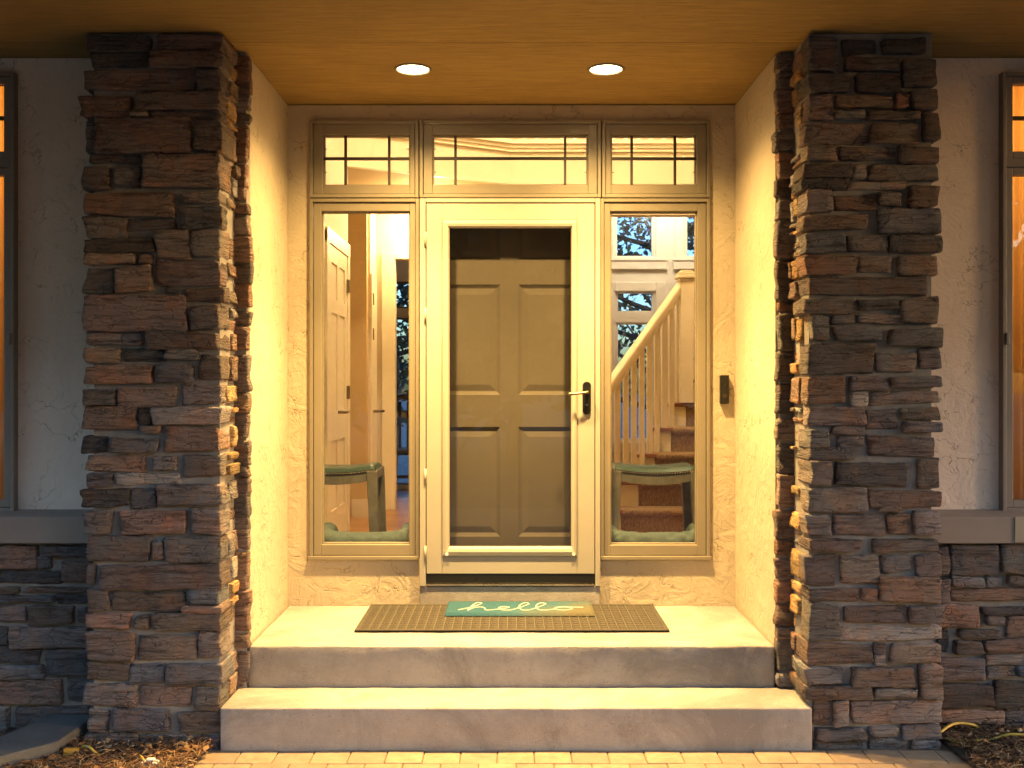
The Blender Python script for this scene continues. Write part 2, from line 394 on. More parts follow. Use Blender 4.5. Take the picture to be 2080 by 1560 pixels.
# ---- stucco walls of the recess
wl = box("recess_wall", "stucco", None, -1.36, -1.203, 4.655, 5.70, LAND-.06, SOF-.004)
tag(wl, "cream stucco side wall of the entry beside the hinge side of the door", "wall")
wr = box("recess_wall", "stucco", None, 1.197, 1.36, 4.655, 5.70, LAND-.06, SOF-.004)
tag(wr, "cream stucco side wall of the entry beside the doorbell", "wall")
OX0, OX1 = X(627, D_FRAME), X(1443, D_FRAME); OZ1 = Z(243, D_FRAME); OZS = Z(1137, D_FRAME); OZD = Z(1190, D_BACK)
DX0, DX1 = X(853, D_FRAME), X(1218, D_FRAME)
wb = holes_mb(-1.2025, 1.1965, .1, SOF-.006, D_BACK, 5.62, [(OX0+.004, OX1-.004, OZS+.004, OZ1-.004), (DX0+.004, DX1-.004, OZD, OZS+.02)]).build("entry_wall", "stucco")
tag(wb, "cream stucco wall around the front door and its side windows", "wall")

# ---- outer stucco walls with window openings
LW = (-3.25, X(28, 4.66), Z(1040, 4.66), Z(145, 4.66)); RW = (X(2037, 4.66), 3.25, Z(1040, 4.66), Z(145, 4.66))
def hole_in(h): return (h[0]+.01, h[1]-.01, h[2]+.01, h[3]-.01)
tag(holes_mb(-5, -1.37, -.1, SOF-.004, D_OUT, 4.84, [hole_in(LW)]).build("house_wall", "stucco_outer"), "shadowed stucco house wall beside the pier with the grey slab at its foot", "wall")
tag(holes_mb(1.37, 5, -.1, SOF-.004, D_OUT, 4.84, [hole_in(RW)]).build("house_wall", "stucco_outer"), "pinkish stucco house wall beyond the pier on the doorbell side", "wall")

# ---- soffit of plywood panels
sof = empty("porch_ceiling", (0, 4, SOF)); sof["kind"] = "structure"
box("backing", "frame_dark", sof, -5, 5, 1.35, 5.62, SOF+.16, SOF+.2)
CANS = [(X(839, 4.875), 4.875), (X(1231, 4.875), 4.875)]
def holed_panel(x0, x1, y0, y1, cans, r=.0765, q=.12, n=32):
    m = MB(); z0, z1 = SOF, SOF+.016
    xs = [x0] + [v for c in cans for v in (c[0]-q, c[0]+q)] + [x1]
    for i in range(len(xs)-1):
        if i % 2 == 0: m.add([(xs[i],y0,z0),(xs[i+1],y0,z0),(xs[i+1],y1,z0),(xs[i],y1,z0)], [(0,1,2,3)]); continue
        cx, cy = cans[i//2]
        for a, b in ((y0, cy-q), (cy+q, y1)): m.add([(xs[i],a,z0),(xs[i+1],a,z0),(xs[i+1],b,z0),(xs[i],b,z0)], [(0,1,2,3)])
        V = []
        for k in range(n):
            t_ = 2*math.pi*(k+.5)/n; c, s_ = math.cos(t_), math.sin(t_); f = q/max(abs(c), abs(s_)); V += [(cx+c*f, cy+s_*f, z0), (cx+c*r, cy+s_*r, z0), (cx+c*r, cy+s_*r, z1)]
        m.add(V, [(3*k, 3*((k+1)%n), 3*((k+1)%n)+1, 3*k+1) for k in range(n)] + [(3*k+1, 3*((k+1)%n)+1, 3*((k+1)%n)+2, 3*k+2) for k in range(n)])
        m.add([(cx+sx*q, cy+sy*q, z0) for sx, sy in ((-1,-1),(1,-1),(1,1),(-1,1))] + [V[3*k] for k in (19, 20, 27, 28, 3, 4, 11, 12)], [(0,4,5),(1,6,7),(2,8,9),(3,10,11)])
    m.box(x0, x1, y0, y0+.0005, z0, z1); m.box(x0, x1, y1-.0005, y1, z0, z1)
    return m.build("plywood_panel", "plywood", sof)
for j, (a, b) in enumerate([(5.0995, 5.60), (4.5015, 5.0985), (3.28, 4.4985), (1.35, 3.277)]):
    for i, (c, d) in enumerate([(-5, -2.442), (-2.438, 2.438), (2.442, 5)]):
        if i == 1 and j == 1: holed_panel(c, d, a, b, CANS)
        else: box("plywood_panel", "plywood", sof, c, d, a, b, SOF, SOF+.018, .0008)
box("eave_board", "trim_band", sof, -5, 5, 1.3, 1.348, SOF-.06, SOF+.22)

# ------------------------------------------------------------------ stones
PAL = dict(y=(.46,.31,.14), g=(.200,.180,.172), s=(.150,.150,.160), r=(.235,.162,.128), b=(.210,.170,.148), l=(.32,.30,.285), t=(.265,.212,.165), d=(.115,.108,.108), p=(.185,.150,.141))  # y: golden tone with lamp glow put into the inner-face stones
sseed = [0]
def stone(parent, x0, x1, z0, z1, yf, yb, code, r=.0075):
    """one rough block; yf is the face toward the camera"""
    sseed[0] += 1; S = sseed[0]*13.7
    sx, sy, sz = x1-x0, yb-yf, z1-z0
    r = min(r, sx*.3, sz*.3, sy*.3)
    def axis(a, b, step, mn):
        n = max(mn, int(round((b-a)/step)))
        return [a, a+r] + [a+r+(b-a-2*r)*k/n for k in range(1, n)] + [b-r, b]
    ax, ay, az = axis(x0, x1, .024, 3), axis(yf, yb, .032, 1), axis(z0, z1, .018, 3)
    nx, ny, nz = len(ax)-1, len(ay)-1, len(az)-1
    cx, cy, cz = (x0+x1)/2, (yf+yb)/2, (z0+z1)/2
    rng = random.Random(S)
    sk = [rng.uniform(-.09, .09)*min(sz, .1) for _ in range(4)]; sl = [rng.uniform(-.07, .07)*min(sx, .12) for _ in range(4)]
    tilt = rng.uniform(-.05, .05); cut = rng.uniform(.2, 1.0)
    V = []; idx = {}
    for i in range(nx+1):
        for j in range(ny+1):
            for k in range(nz+1):
                if 0 < i < nx and 0 < j < ny and 0 < k < nz: continue
                p = Vector((ax[i], ay[j], az[k]))
                q = Vector((min(max(p.x,x0+r),x1-r), min(max(p.y,yf+r),yb-r), min(max(p.z,z0+r),z1-r))); d = p-q
                if d.length > 1e-7: p = q + d.normalized()*r
                u = (p.x-x0)/sx; v = (p.z-z0)/sz
                dz = (sk[0]*(1-u)+sk[1]*u)*(1-v) + (sk[2]*(1-u)+sk[3]*u)*v
                dx = (sl[0]*(1-v)+sl[1]*v)*(1-u) + (sl[2]*(1-v)+sl[3]*v)*u
                o = Vector((p.x+S, p.y*1.0, p.z))
                big = noise.noise_vector(o*9)*.0055 + noise.noise_vector(o*27)*.0042
                ledge = noise.noise(Vector((o.x*5, S, o.z*38)))*.010*cut + noise.noise(Vector((o.x*2.2, S+9, o.z*16)))*.006
                p = p + Vector((dx, 0, dz)) + big
                p.y += ledge*(1 if j <= 1 else .3) + tilt*(p.z-cz)
                if i in (0, nx): p.x += ledge*.8
                idx[i,j,k] = len(V); V.append((p.x-cx, p.y-cy, p.z-cz))
    Fc = []
    for i in range(nx):
        for k in range(nz): Fc.append((idx[i,0,k], idx[i+1,0,k], idx[i+1,0,k+1], idx[i,0,k+1]))
    for j in range(ny):
        for i in range(nx):
            Fc.append((idx[i,j+1,0], idx[i+1,j+1,0], idx[i+1,j,0], idx[i,j,0])); Fc.append((idx[i,j,nz], idx[i+1,j,nz], idx[i+1,j+1,nz], idx[i,j+1,nz]))
        for k in range(nz):
            Fc.append((idx[0,j+1,k], idx[0,j,k], idx[0,j,k+1], idx[0,j+1,k+1])); Fc.append((idx[nx,j,k], idx[nx,j+1,k], idx[nx,j+1,k+1], idx[nx,j,k+1]))
    used = sorted({a for f in Fc for a in f}); mp = {a: b for b, a in enumerate(used)}
    me = bpy.data.meshes.new("stone"); me.from_pydata([V[a] for a in used], [], [tuple(mp[a] for a in f) for f in Fc])
    me.polygons.foreach_set("use_smooth", [True]*len(me.polygons)); me.materials.append(M["stone"])
    o = bpy.data.objects.new("stone", me); C.objects.link(o); o.parent = parent; o.location = Vector((cx, cy, cz)) - ORG[parent]
    c = PAL[code]; gr = sum(c)/3; c = tuple((k*.92 + gr*.08)*m_ for k, m_ in zip(c, (1.03, 1.03, 1.11))); f = rng.uniform(.72, 1.38); o.color = (c[0]*f*rng.uniform(.95,1.05), c[1]*f, c[2]*f*rng.uniform(.95,1.05), 1)
    return o
def conv(lst, sc, ox, oy):
    return [(ox+a/sc, oy+b/sc, ox+c/sc, oy+d/sc, e) for a, b, c, d, e in lst]
# outlines measured stone by stone on the photograph
L1 = [(530,200,915,320,'d'),(965,195,1325,310,'p'),(560,325,900,410,'d'),(920,320,1335,415,'b'),(500,425,1195,555,'p'),(1205,435,1330,555,'d'),
(495,585,820,710,'r'),(830,565,1320,672,'b'),(920,678,1320,728,'b'),(808,678,912,718,'t'),(520,735,582,930,'s'),(592,725,1165,925,'p'),(1190,745,1335,930,'b'),(545,945,860,995,'g'),(520,1005,680,1165,'g'),
(695,1020,865,1150,'g'),(880,945,1345,1145,'b'),(525,1175,1065,1315,'r'),(1115,1175,1340,1240,'g'),(1105,1250,1340,1395,'s'),(525,1325,775,1445,'g'),
(785,1330,1070,1405,'g'),(525,1455,945,1540,'d'),(955,1415,1160,1568,'b'),(1172,1405,1345,1565,'g')]
L2 = [(535,48,835,112,'t'),(845,48,935,112,'b'),(515,130,702,290,'g'),(712,125,930,280,'b'),(955,85,1330,235,'p'),(1135,252,1350,342,'b'),(1000,245,1110,292,'g'),
(520,308,1145,508,'p'),(1175,360,1345,508,'g'),(520,522,875,605,'g'),(895,525,1340,628,'p'),(520,622,735,725,'t'),(755,622,1000,706,'s'),(1015,622,1212,690,'s'),
(1222,660,1338,822,'b'),(525,735,935,845,'r'),(955,717,1185,825,'s'),(515,865,705,970,'g'),(730,857,1075,980,'b'),(1110,842,1345,965,'g'),(515,987,838,1115,'r'),
(850,995,930,1085,'r'),(945,987,1355,1085,'l'),(875,1098,985,1142,'b'),(505,1150,655,1262,'d'),(672,1162,970,1255,'s'),(1005,1097,1345,1255,'r'),
(515,1280,900,1373,'r'),(935,1280,1080,1365,'g'),(1108,1268,1340,1408,'g'),(525,1385,698,1465,'s'),(705,1388,1115,1453,'l'),(495,1478,785,1588,'d'),(798,1472,948,1600,'g'),(962,1442,1350,1590,'g')]
L3 = [(490,107,640,225,'g'),(680,102,1050,238,'r'),(1085,97,1250,235,'g'),(495,252,855,385,'g'),(863,270,930,380,'g'),(937,257,1255,385,'g'),(490,410,545,530,'b'),
(560,402,1255,538,'p'),(500,545,622,670,'b'),(632,556,1045,665,'b'),(1078,545,1250,628,'s'),(490,682,740,765,'r'),(770,690,850,770,'t'),(870,684,1262,775,'b'),(1030,640,1262,676,'r'),
(500,782,775,945,'b'),(785,810,1110,945,'t'),(1130,785,1255,940,'g'),(490,962,725,1060,'b'),(735,965,942,1085,'s'),(952,965,1260,1090,'s'),
(470,1077,770,1208,'g'),(790,1097,1085,1205,'b'),(1118,1100,1258,1230,'g'),(500,1222,615,1362,'b'),(650,1225,965,1345,'s'),(1005,1240,1258,1360,'b'),
(490,1372,775,1450,'g'),(818,1367,1080,1450,'s'),(1122,1370,1240,1450,'s')]
R4 = [(480,235,655,440,'d'),(690,240,900,335,'d'),(925,245,1190,340,'d'),(700,355,1040,440,'p'),(1058,360,1245,528,'d'),(490,455,730,570,'d'),(765,455,1030,570,'d'),(1008,580,1095,668,'r'),
(1105,542,1250,675,'d'),(470,582,630,735,'p'),(645,592,995,663,'t'),(655,675,830,728,'l'),(850,687,1160,735,'b'),(465,747,842,880,'b'),(860,745,1162,885,'t'),(1172,692,1275,862,'b'),
(470,897,655,980,'t'),(670,897,1010,980,'g'),(1025,895,1275,998,'g'),(440,1007,745,1085,'d'),(440,1095,712,1158,'d'),(755,1007,835,1095,'l'),(850,1010,1265,1100,'g'),(722,1108,1075,1155,'l'),(1088,1137,1270,1262,'r'),
(460,1168,628,1300,'g'),(640,1195,900,1280,'r'),(915,1175,1050,1262,'b'),(445,1317,840,1398,'t'),(905,1275,1290,1423,'s'),(460,1432,700,1540,'s'),(725,1442,955,1530,'g'),(975,1440,1295,1540,'s')]
R5 = [(465,60,775,180,'r'),(795,55,985,165,'b'),(1035,60,1280,180,'b'),(475,192,1215,305,'p'),(470,318,780,412,'g'),(785,327,1030,390,'g'),(785,407,1060,473,'l'),(1045,318,1275,475,'b'),
(490,422,605,570,'g'),(625,422,768,475,'g'),(640,487,920,578,'s'),(975,497,1285,615,'g'),(470,592,885,772,'g'),(897,647,1135,765,'g'),(1155,622,1295,755,'g'),(470,792,710,960,'b'),
(725,792,965,878,'g'),(975,792,1285,865,'s'),(740,888,840,978,'l'),(870,880,1285,960,'g'),(480,982,830,1093,'b'),(845,992,1025,1115,'d'),(1045,982,1285,1060,'b'),(1060,1070,1285,1135,'s'),
(485,1108,610,1222,'s'),(620,1098,830,1145,'g'),(665,1153,820,1225,'g'),(840,1152,1250,1288,'g'),(480,1232,775,1303,'g'),(475,1317,630,1455,'b'),(645,1322,1080,1458,'d'),(1150,1300,1280,1475,'b'),
(490,1478,835,1618,'g'),(845,1487,1295,1588,'r')]
R6 = [(845,84,985,114,'g'),(465,132,580,245,'g'),(592,124,885,243,'b'),(900,130,1025,240,'r'),(1032,102,1190,245,'g'),(455,262,740,335,'g'),(810,262,1190,335,'g'),(445,357,610,523,'g'),
(622,362,845,518,'b'),(855,352,1040,450,'g'),(1050,347,1200,472,'b'),(450,542,735,614,'g'),(745,542,840,615,'r'),(850,485,1195,622,'r'),(440,632,620,835,'g'),(650,642,1000,735,'b'),
(1025,642,1200,745,'p'),(625,755,1195,838,'l'),(460,852,810,972,'b'),(815,852,885,912,'g'),(820,918,890,980,'g'),(905,860,1195,968,'t'),(430,987,650,1080,'s'),(690,984,1040,1088,'b'),
(1070,977,1195,1168,'b'),(440,1092,810,1165,'g'),(825,1102,1055,1160,'g'),(480,1174,575,1320,'b'),(590,1180,670,1310,'g'),(690,1174,1195,1298,'b'),(485,1332,770,1394,'s'),(790,1322,965,1385,'g'),
(975,1308,1200,1390,'g'),(485,1402,780,1436,'s'),(800,1397,1015,1436,'g'),(1030,1397,1195,1436,'g')]
left_px = conv(L1,3,0,0) + conv(L2,3,0,500) + conv(L3,2.785,0,1000)
right_px = conv(R4,3,1480,0) + conv(R5,3,1480,500) + conv(R6,2.785,1480,1000)
rnd = random.Random(5)
def pier(px, side, label):
    # side -1: inner (lit) face looks toward +x ; +1: toward -x
    D = 4.37
    xin = -1.236 if side < 0 else 1.256; xo = -1.81 if side < 0 else 1.815
    e = empty("stone_pier", ((xin+xo)/2, 4.5, 0), label, "pier", "stone piers framing the entry")
    s = -side                                          # direction from pier to recess
    box("mortar_core", "mortar", e, xin-s*.014, xo+s*.022, 4.379, 4.695, -.12, SOF-.003)
    edge_in = 437 if side < 0 else 1647; edge_out = 200 if side < 0 else 1872
    spans = []
    for a, b, c, d, code in px:
        x0, x1 = X(a, D), X(c, D); z1, z0 = Z(b, D), Z(d, D)
        if z0 < .01: z0 = -.05
        yf = rnd.uniform(4.334, 4.366); yb = 4.43
        inner = (c > edge_in) if side < 0 else (a < edge_in)
        outer = (a < edge_out) if side < 0 else (c > edge_out)
        if inner:
            yb = 4.37 + rnd.uniform(.07, .17)
            if side < 0: x1 = max(x1, xin - .004) + rnd.uniform(-.008, .010)
            else: x0 = min(x0, xin + .004) - rnd.uniform(-.008, .010)
            if z1 > .2:
                if code in 'lt' or rnd.random() < .25 or z1 - z0 > .13:
                    zm = (z0+z1)/2 + rnd.uniform(-.1, .1)*(z1-z0); spans.append((z0, zm-.004, yb)); spans.append((zm+.004, z1, yb + rnd.uniform(-.0, .02)))
                else: spans.append((z0, z1, yb))
        if outer: yb = 4.69
        stone(e, x0, x1, z0, min(z1, SOF-.012), yf, yb, code)
    for z0, z1, yb in spans:                            # stones behind the corner stones on the lit face, lamp glow added in colour
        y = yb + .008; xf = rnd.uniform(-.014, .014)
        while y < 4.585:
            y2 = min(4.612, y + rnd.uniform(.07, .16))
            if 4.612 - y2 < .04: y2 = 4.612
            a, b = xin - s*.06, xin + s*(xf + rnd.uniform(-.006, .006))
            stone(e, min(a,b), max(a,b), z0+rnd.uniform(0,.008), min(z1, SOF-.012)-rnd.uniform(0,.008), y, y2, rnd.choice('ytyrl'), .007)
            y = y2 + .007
    # return of narrow stones between pier and stucco
    xa = xin - s*.005; xb = xin + s*(.052 if side < 0 else .062)
    box("return_core", "mortar", e, xa - s*.03, xb - s*.016, 4.625, 4.654 + .04, STEP-.08, SOF-.003)
    z = STEP + .003
    while z < SOF - .03:
        h = rnd.choice([.05, .07, .09, .11, .14, .17]); z2 = min(z+h, SOF-.012)
        if SOF - z2 < .05: z2 = SOF-.012
        a, b = xa - s*.04, xb + s*rnd.uniform(-.008, .009)
        stone(e, min(a,b), max(a,b), z, z2, rnd.uniform(4.600, 4.618), 4.665, rnd.choice('gbrpd'), .009)
        z = z2 + .007
    return e
pier(left_px, -1, "stacked stone pier with the grey slab and mulch at its foot")
pier(right_px, 1, "stacked stone pier on the doorbell side of the entry")

# ---- stone wainscots under the outer windows
WL = [(-60,305,205,435,'r'),(235,310,500,370,'d'),(210,362,280,435,'g'),(340,387,500,510,'r'),(-60,450,330,515,'d'),(-60,540,95,580,'t'),(140,540,500,572,'r'),(-60,587,300,627,'s'),(310,580,500,632,'d'),
(-60,640,145,735,'b'),(160,640,420,745,'r'),(440,650,500,740,'p'),(55,757,500,880,'b'),(-60,760,45,860,'g'),(-60,872,220,970,'d'),(-60,980,235,1060,'g'),(255,897,500,1035,'d'),(-60,1067,350,1200,'r'),
(370,1052,500,1190,'d'),(-60,1215,45,1340,'g'),(75,1212,500,1340,'g'),(-60,1370,295,1490,'r'),(310,1360,500,1490,'b')]
WR = [(1255,300,1530,465,'g'),(1537,300,1750,460,'g'),(1180,310,1247,465,'g'),(1265,477,1445,540,'g'),(1460,477,1560,540,'g'),(1585,477,1750,535,'g'),(1270,547,1750,615,'r'),(1180,480,1255,622,'p'),
(1180,640,1415,760,'r'),(1440,655,1750,693,'d'),(1460,702,1565,757,'g'),(1580,705,1750,820,'p'),(1310,777,1530,825,'b'),(1180,780,1250,915,'d'),(1280,842,1448,920,'d'),(1455,837,1750,910,'r'),
(1180,932,1445,1070,'s'),(1452,927,1660,978,'g'),(1457,987,1630,1060,'g'),(1640,987,1750,1045,'s'),(1200,1082,1500,1218,'d'),(1507,1072,1750,1218,'d'),(1180,1232,1560,1310,'r'),(1570,1230,1750,1310,'d'),(1180,1318,1750,1420,'d')]
def wainscot(px, side, label):
    D = 4.56
    e = empty("stone_wainscot", (side*2.6, 4.65, 0), label, "wall", "low stone walls under the windows")
    a, b = (-5, -1.83) if side < 0 else (1.835, 5)
    box("mortar_core", "mortar", e, a, b, 4.588, 4.697, -.1, Z(1106, 4.56))
    for p, q, r_, s_, code in px:
        x0, x1 = X(p, D), X(r_, D); z1, z0 = Z(q, D), Z(s_, D)
        if side < 0: x1 = min(x1, -1.815)
        else: x0 = max(x0, 1.82)
        if z0 < .03: z0 = -.05
        if x1-x0 < .02: continue
        stone(e, x0, x1, z0, z1, rnd.uniform(4.545, 4.572), 4.61, code)
    xe = X(-64/2.785, D) if side < 0 else X(1480+1754/2.785, D)
    z = -.05                                           # the courses go on beyond the picture
    while z < Z(1106, D)-.04:
        h = min(rnd.choice([.07,.1,.13]), Z(1108, D)-z); x = xe
        while abs(x) < 4.0:
            wd = rnd.uniform(.12, .4); x2 = x + side*wd
            stone(e, min(x,x2)+.006, max(x,x2)-.006, z, z+h-.01, rnd.uniform(4.545, 4.572), 4.61, rnd.choice('gbrsd')); x = x2
        z += h
    x0, x1 = (-5, -1.80) if side < 0 else (1.81, 5)
    MB().prism_x([(4.53, Z(1104, 4.53)), (4.699, Z(1104, 4.53)), (4.699, Z(1044, 4.53)), (4.545, Z(1049, 4.53)), (4.53, Z(1051, 4.53))], x0, x1).build("sill_band", "trim_band", e, .003)
WL = conv(WL, 2.785, 0, 1000); WR = conv(WR, 2.785, 1480, 1000)
wainscot(WL, -1, "low stone wall with rusty stones behind the grey slab")
wainscot(WR, 1, "low dark stone wall behind the looping yellow cable")
# small tan patch plate at the end of the band on the doorbell side is a repaired piece of trim
# ------------------------------------------------------------------ windows
def frame_ring(name, mat, parent, x0, x1, z0, z1, w_, y0, y1, bevel=.003, wt=None, wb_=None):
    wt = wt or w_; wb_ = wb_ or w_
    m = MB()
    m.box(x0, x0+w_, y0, y1, z0, z1); m.box(x1-w_, x1, y0, y1, z0, z1)
    m.box(x0+w_, x1-w_, y0+.0005, y1, z0, z0+wb_); m.box(x0+w_, x1-w_, y0+.0005, y1, z1-wt, z1)
    return m.build(name, mat, parent, bevel)
def P(px): return X(px, D_FRAME)
def Q(py): return Z(py, D_FRAME)
def window(name, label, cat, x0, x1, y0, y1, gx0, gx1, gy0, gy1, vm=(), hm=(), group=None, mat="frame_tan"):
    e = empty(name, (P((x0+x1)/2), D_FRAME, Q(y1)), label, cat, group)
    yb = 5.60
    f = frame_ring("frame", mat, e, P(x0), P(x1), Q(y1), Q(y0), P(x0+7)-P(x0), D_FRAME, yb)
    o = 8
    m = MB(); a0, a1, b0, b1 = P(x0+o), P(x1-o), Q(y1-o), Q(y0+o); c0, c1, d0, d1 = P(gx0), P(gx1), Q(gy1), Q(gy0)
    yf = D_FRAME + .012
    m.box(a0, c0, yf, yf+.045, b0, b1); m.box(c1, a1, yf, yf+.045, b0, b1); m.box(c0, c1, yf+.0006, yf+.045, b0, d0); m.box(c0, c1, yf+.0006, yf+.045, d1, b1)
    m.build("sash", mat, e, .003)
    k = P(3)-P(0)
    frame_ring("glazing_bead", mat, e, c0-.002, c1+.002, d0-.002, d1+.002, k+.002, yf+.022, yf+.05, .002)
    box("pane", "glass", e, c0+.001, c1-.001, yf+.036, yf+.040, d0+.001, d1-.001)
    for v in vm: box("muntin", "muntin", e, P(v-2.6), P(v+2.6), yf+.016, yf+.034, d0+.004, d1-.004)
    for h_ in hm: box("muntin", "muntin", e, c0+.004, c1-.004, yf+.0165, yf+.0335, Q(h_+2.8), Q(h_-2.8))
    if vm:
        for sx in (c0+.012, c1-.012):
            for fz in (.27, .73): box("muntin_clip", "muntin", e, sx-.006, sx+.006, yf+.02, yf+.026, d0+(d1-d0)*fz-.0015, d0+(d1-d0)*fz+.0015)
    return e
window("transom_window", "transom window above the sidelight showing the dark hall ceiling", "window", 628, 850, 243, 401, 655, 832, 272, 375, (700, 789), (319.5,), "transom windows over the door")
window("transom_window", "wide middle transom window above the storm door", "window", 852, 1221, 243, 401, 878, 1195, 272, 375, (924.5, 1148.5), (319,), "transom windows over the door")
window("transom_window", "transom window above the sidelight with the staircase", "window", 1223, 1443, 243, 401, 1242, 1416, 272, 375, (1284.5, 1373), (319.5,), "transom windows over the door")
window("sidelight_window", "tall sidelight window on the hinge side of the door showing the hall", "window", 628, 851, 403, 1137, 652, 832, 428, 1107, (), (), "sidelight windows beside the door")
window("sidelight_window", "tall sidelight window beside the doorbell showing the staircase", "window", 1220, 1443, 403, 1137, 1240, 1418, 428, 1108, (), (), "sidelight windows beside the door")
for lab, x0, x1 in (("window sill under the sidelight on the hinge side", 624, 851), ("window sill under the sidelight beside the doorbell", 1220, 1446)):
    tag(box("window_sill", "frame_tan", None, P(x0), P(x1), D_FRAME-.003, D_BACK-.001, Q(1137)-.002, Q(1131)+.003, .003), lab, "sill", "sills under the sidelights")

# ---- storm door
sdoor = empty("storm_door", (P(1037), D_FRAME, Q(1188)), "cream storm door with one large tinted glass pane and black lever", "door")
yd = D_FRAME - .012
m = MB(); m.box(P(853), P(865), yd-.004, D_FRAME+.09, Q(1190), Q(404)); m.build("jamb", "storm_cream", sdoor, .003)
m = MB(); m.box(P(1209), P(1219), yd-.004, D_FRAME+.09, Q(1190), Q(404)); m.build("jamb", "storm_cream", sdoor, .003)
m = MB(); m.box(P(865.2), P(1208.8), yd-.004, D_FRAME+.09, Q(412), Q(404)); m.build("head_jamb", "storm_cream", sdoor, .003)
ly = yd + .002
m = MB()
m.box(P(866.5), P(898), ly, ly+.042, Q(1165), Q(414)); m.box(P(1172), P(1207.5), ly, ly+.042, Q(1165), Q(414))
m.box(P(898), P(1172), ly+.0006, ly+.042, Q(1165), Q(1130)); m.box(P(898), P(1172), ly+.0006, ly+.042, Q(447), Q(414))
m.build("door_leaf", "storm_cream", sdoor, .003)
# bevelled surround of the pane
o0 = (P(898), P(1172), Q(1130), Q(447)); i0 = (P(913), P(1160), Q(1110), Q(463))
def rect(r, y): return [(r[0],y,r[2]),(r[1],y,r[2]),(r[1],y,r[3]),(r[0],y,r[3])]
def inset(r, k, r2): return tuple(r[i] + (r2[i]-r[i])*k for i in range(4))
m = MB(); rings = [rect(o0, ly+.002), rect(inset(o0,.12,i0), ly-.008), rect(inset(o0,.5,i0), ly-.012), rect(inset(o0,.82,i0), ly-.008), rect(i0, ly+.006), rect(i0, ly+.03), rect(o0, ly+.03)]
m.v = [p for rg in rings for p in rg]; m.f = [(a*4+k, a*4+(k+1)%4, (a+1)%7*4+(k+1)%4, (a+1)%7*4+k) for a in range(7) for k in range(4)]
m.build("pane_surround", "storm_cream", sdoor)
box("pane", "storm_glass", sdoor, P(912), P(1161), ly+.016, ly+.021, Q(1111), Q(462))
m = MB(); m.box(P(866.5), P(1207.5), ly+.004, ly+.036, Q(1184), Q(1165)-.001); sw = m.build("door_sweep", "black", sdoor, .002)
box("sweep_lip", "steel", sw, P(866), P(1208), ly-.004, ly+.05, Q(1189), Q(1185.5))
for a, b in ((472, 502), (626, 656), (952, 982), (1108, 1138)):
    m = MB(); m.tube([(P(864.5), yd-.006, Q(b)), (P(864.5), yd-.006, Q(a))], .0065, 10); m.build("hinge", "storm_cream", sdoor, smooth=True)
for px in (908, 1165):
    m = MB(); m.tube([(P(px), ly-.014, Q(1124)), (P(px), ly+.004, Q(1124))], .009, 12); m.build("clip_knob", "white_plastic", sdoor)
# handle
hd = MB(); cx, hw = P(1191.5), P(8.5)-P(0); za, zb = Q(842)+hw, Q(775)-hw
pts = [(cx+hw*math.cos(R(a)), zb+hw*math.sin(R(a))) for a in range(0, 181, 15)] + [(cx+hw*math.cos(R(a)), za+hw*math.sin(R(a))) for a in range(180, 361, 15)]
hd.prism_y(pts, ly-.012, ly+.001); hnd = hd.build("escutcheon", "black", sdoor, .003)
m = MB(); zc = Q(797)
m.tube([(cx, ly-.01, zc), (cx, ly-.045, zc)], .009, 12)
m.tube(spline([(cx, ly-.047, zc+.001), (cx-.03, ly-.052, zc-.003), (cx-.065, ly-.052, zc-.007), (cx-.10, ly-.05, zc-.009)], 5), .0062, 8, 1.1)
m.build("lever", "brass_dark", hnd, smooth=True)
m = MB(); m.tube([(cx, ly-.014, Q(822)), (cx, ly-.006, Q(822))], .007, 12); m.build("key_cylinder", "steel", hnd)

# ---- panelled front door behind
DD = 5.595
fd = empty("front_door", (P(1037), DD, FLOOR+.03), "taupe six-panel front door behind the storm door glass", "door")
def V_(px): return X(px, DD)
def W_(py): return Z(py, DD)
cols = ((893, 1016), (1053, 1176)); rows = ((440, 530), (578, 802), (867, 1090))
holes = [(V_(a), V_(b), W_(d), W_(c)) for a, b in cols for c, d in rows]
holes_mb(P(866)-.01, P(1208)+.01, OZD-.02, Q(404)+.01, DD, DD+.04, holes).build("door_slab", "door_taupe", fd, .0025)
for h_ in holes:
    g0 = h_; g1 = (h_[0]+.022, h_[1]-.022, h_[2]+.022, h_[3]-.022); g2 = (h_[0]+.055, h_[1]-.055, h_[2]+.055, h_[3]-.055)
    m = MB(); rg = [rect(g0, DD+.0005), rect(inset(g0, .25, g1), DD+.004), rect(inset(g0, .8, g1), DD+.010), rect(g1, DD+.011), rect(g2, DD+.005)]
    m.v = [p for r_ in rg for p in r_]; m.f = [(a*4+k, a*4+(k+1)%4, (a+1)*4+(k+1)%4, (a+1)*4+k) for a in range(4) for k in range(4)] + [(16,17,18,19)]
    m.build("door_panel", "door_taupe", fd)

# ---- doorbell
db = empty("doorbell", (X(1470, D_BACK), D_BACK, Z(820, D_BACK)), "slim black video doorbell on the stucco beside the sidelight", "doorbell")
bx0, bx1, bz0, bz1 = X(1461, D_BACK), X(1479, D_BACK), Z(820, D_BACK), Z(762, D_BACK)
box("housing", "black", db, bx0, bx1, D_BACK-.03, D_BACK-.001, bz0, bz1, .004)
m = MB(); bc = ((bx0+bx1)/2, bz0+(bz1-bz0)*.66); m.tube([(bc[0], D_BACK-.033, bc[1]), (bc[0], D_BACK-.029, bc[1])], .011, 16); m.build("lens", "black_gloss", db)
m = MB(); bc2 = (bc[0], bz0+(bz1-bz0)*.27); m.tube([(bc2[0], D_BACK-.033, bc2[1]), (bc2[0], D_BACK-.029, bc2[1])], .013, 20); m.build("button", "dark_wood", db)

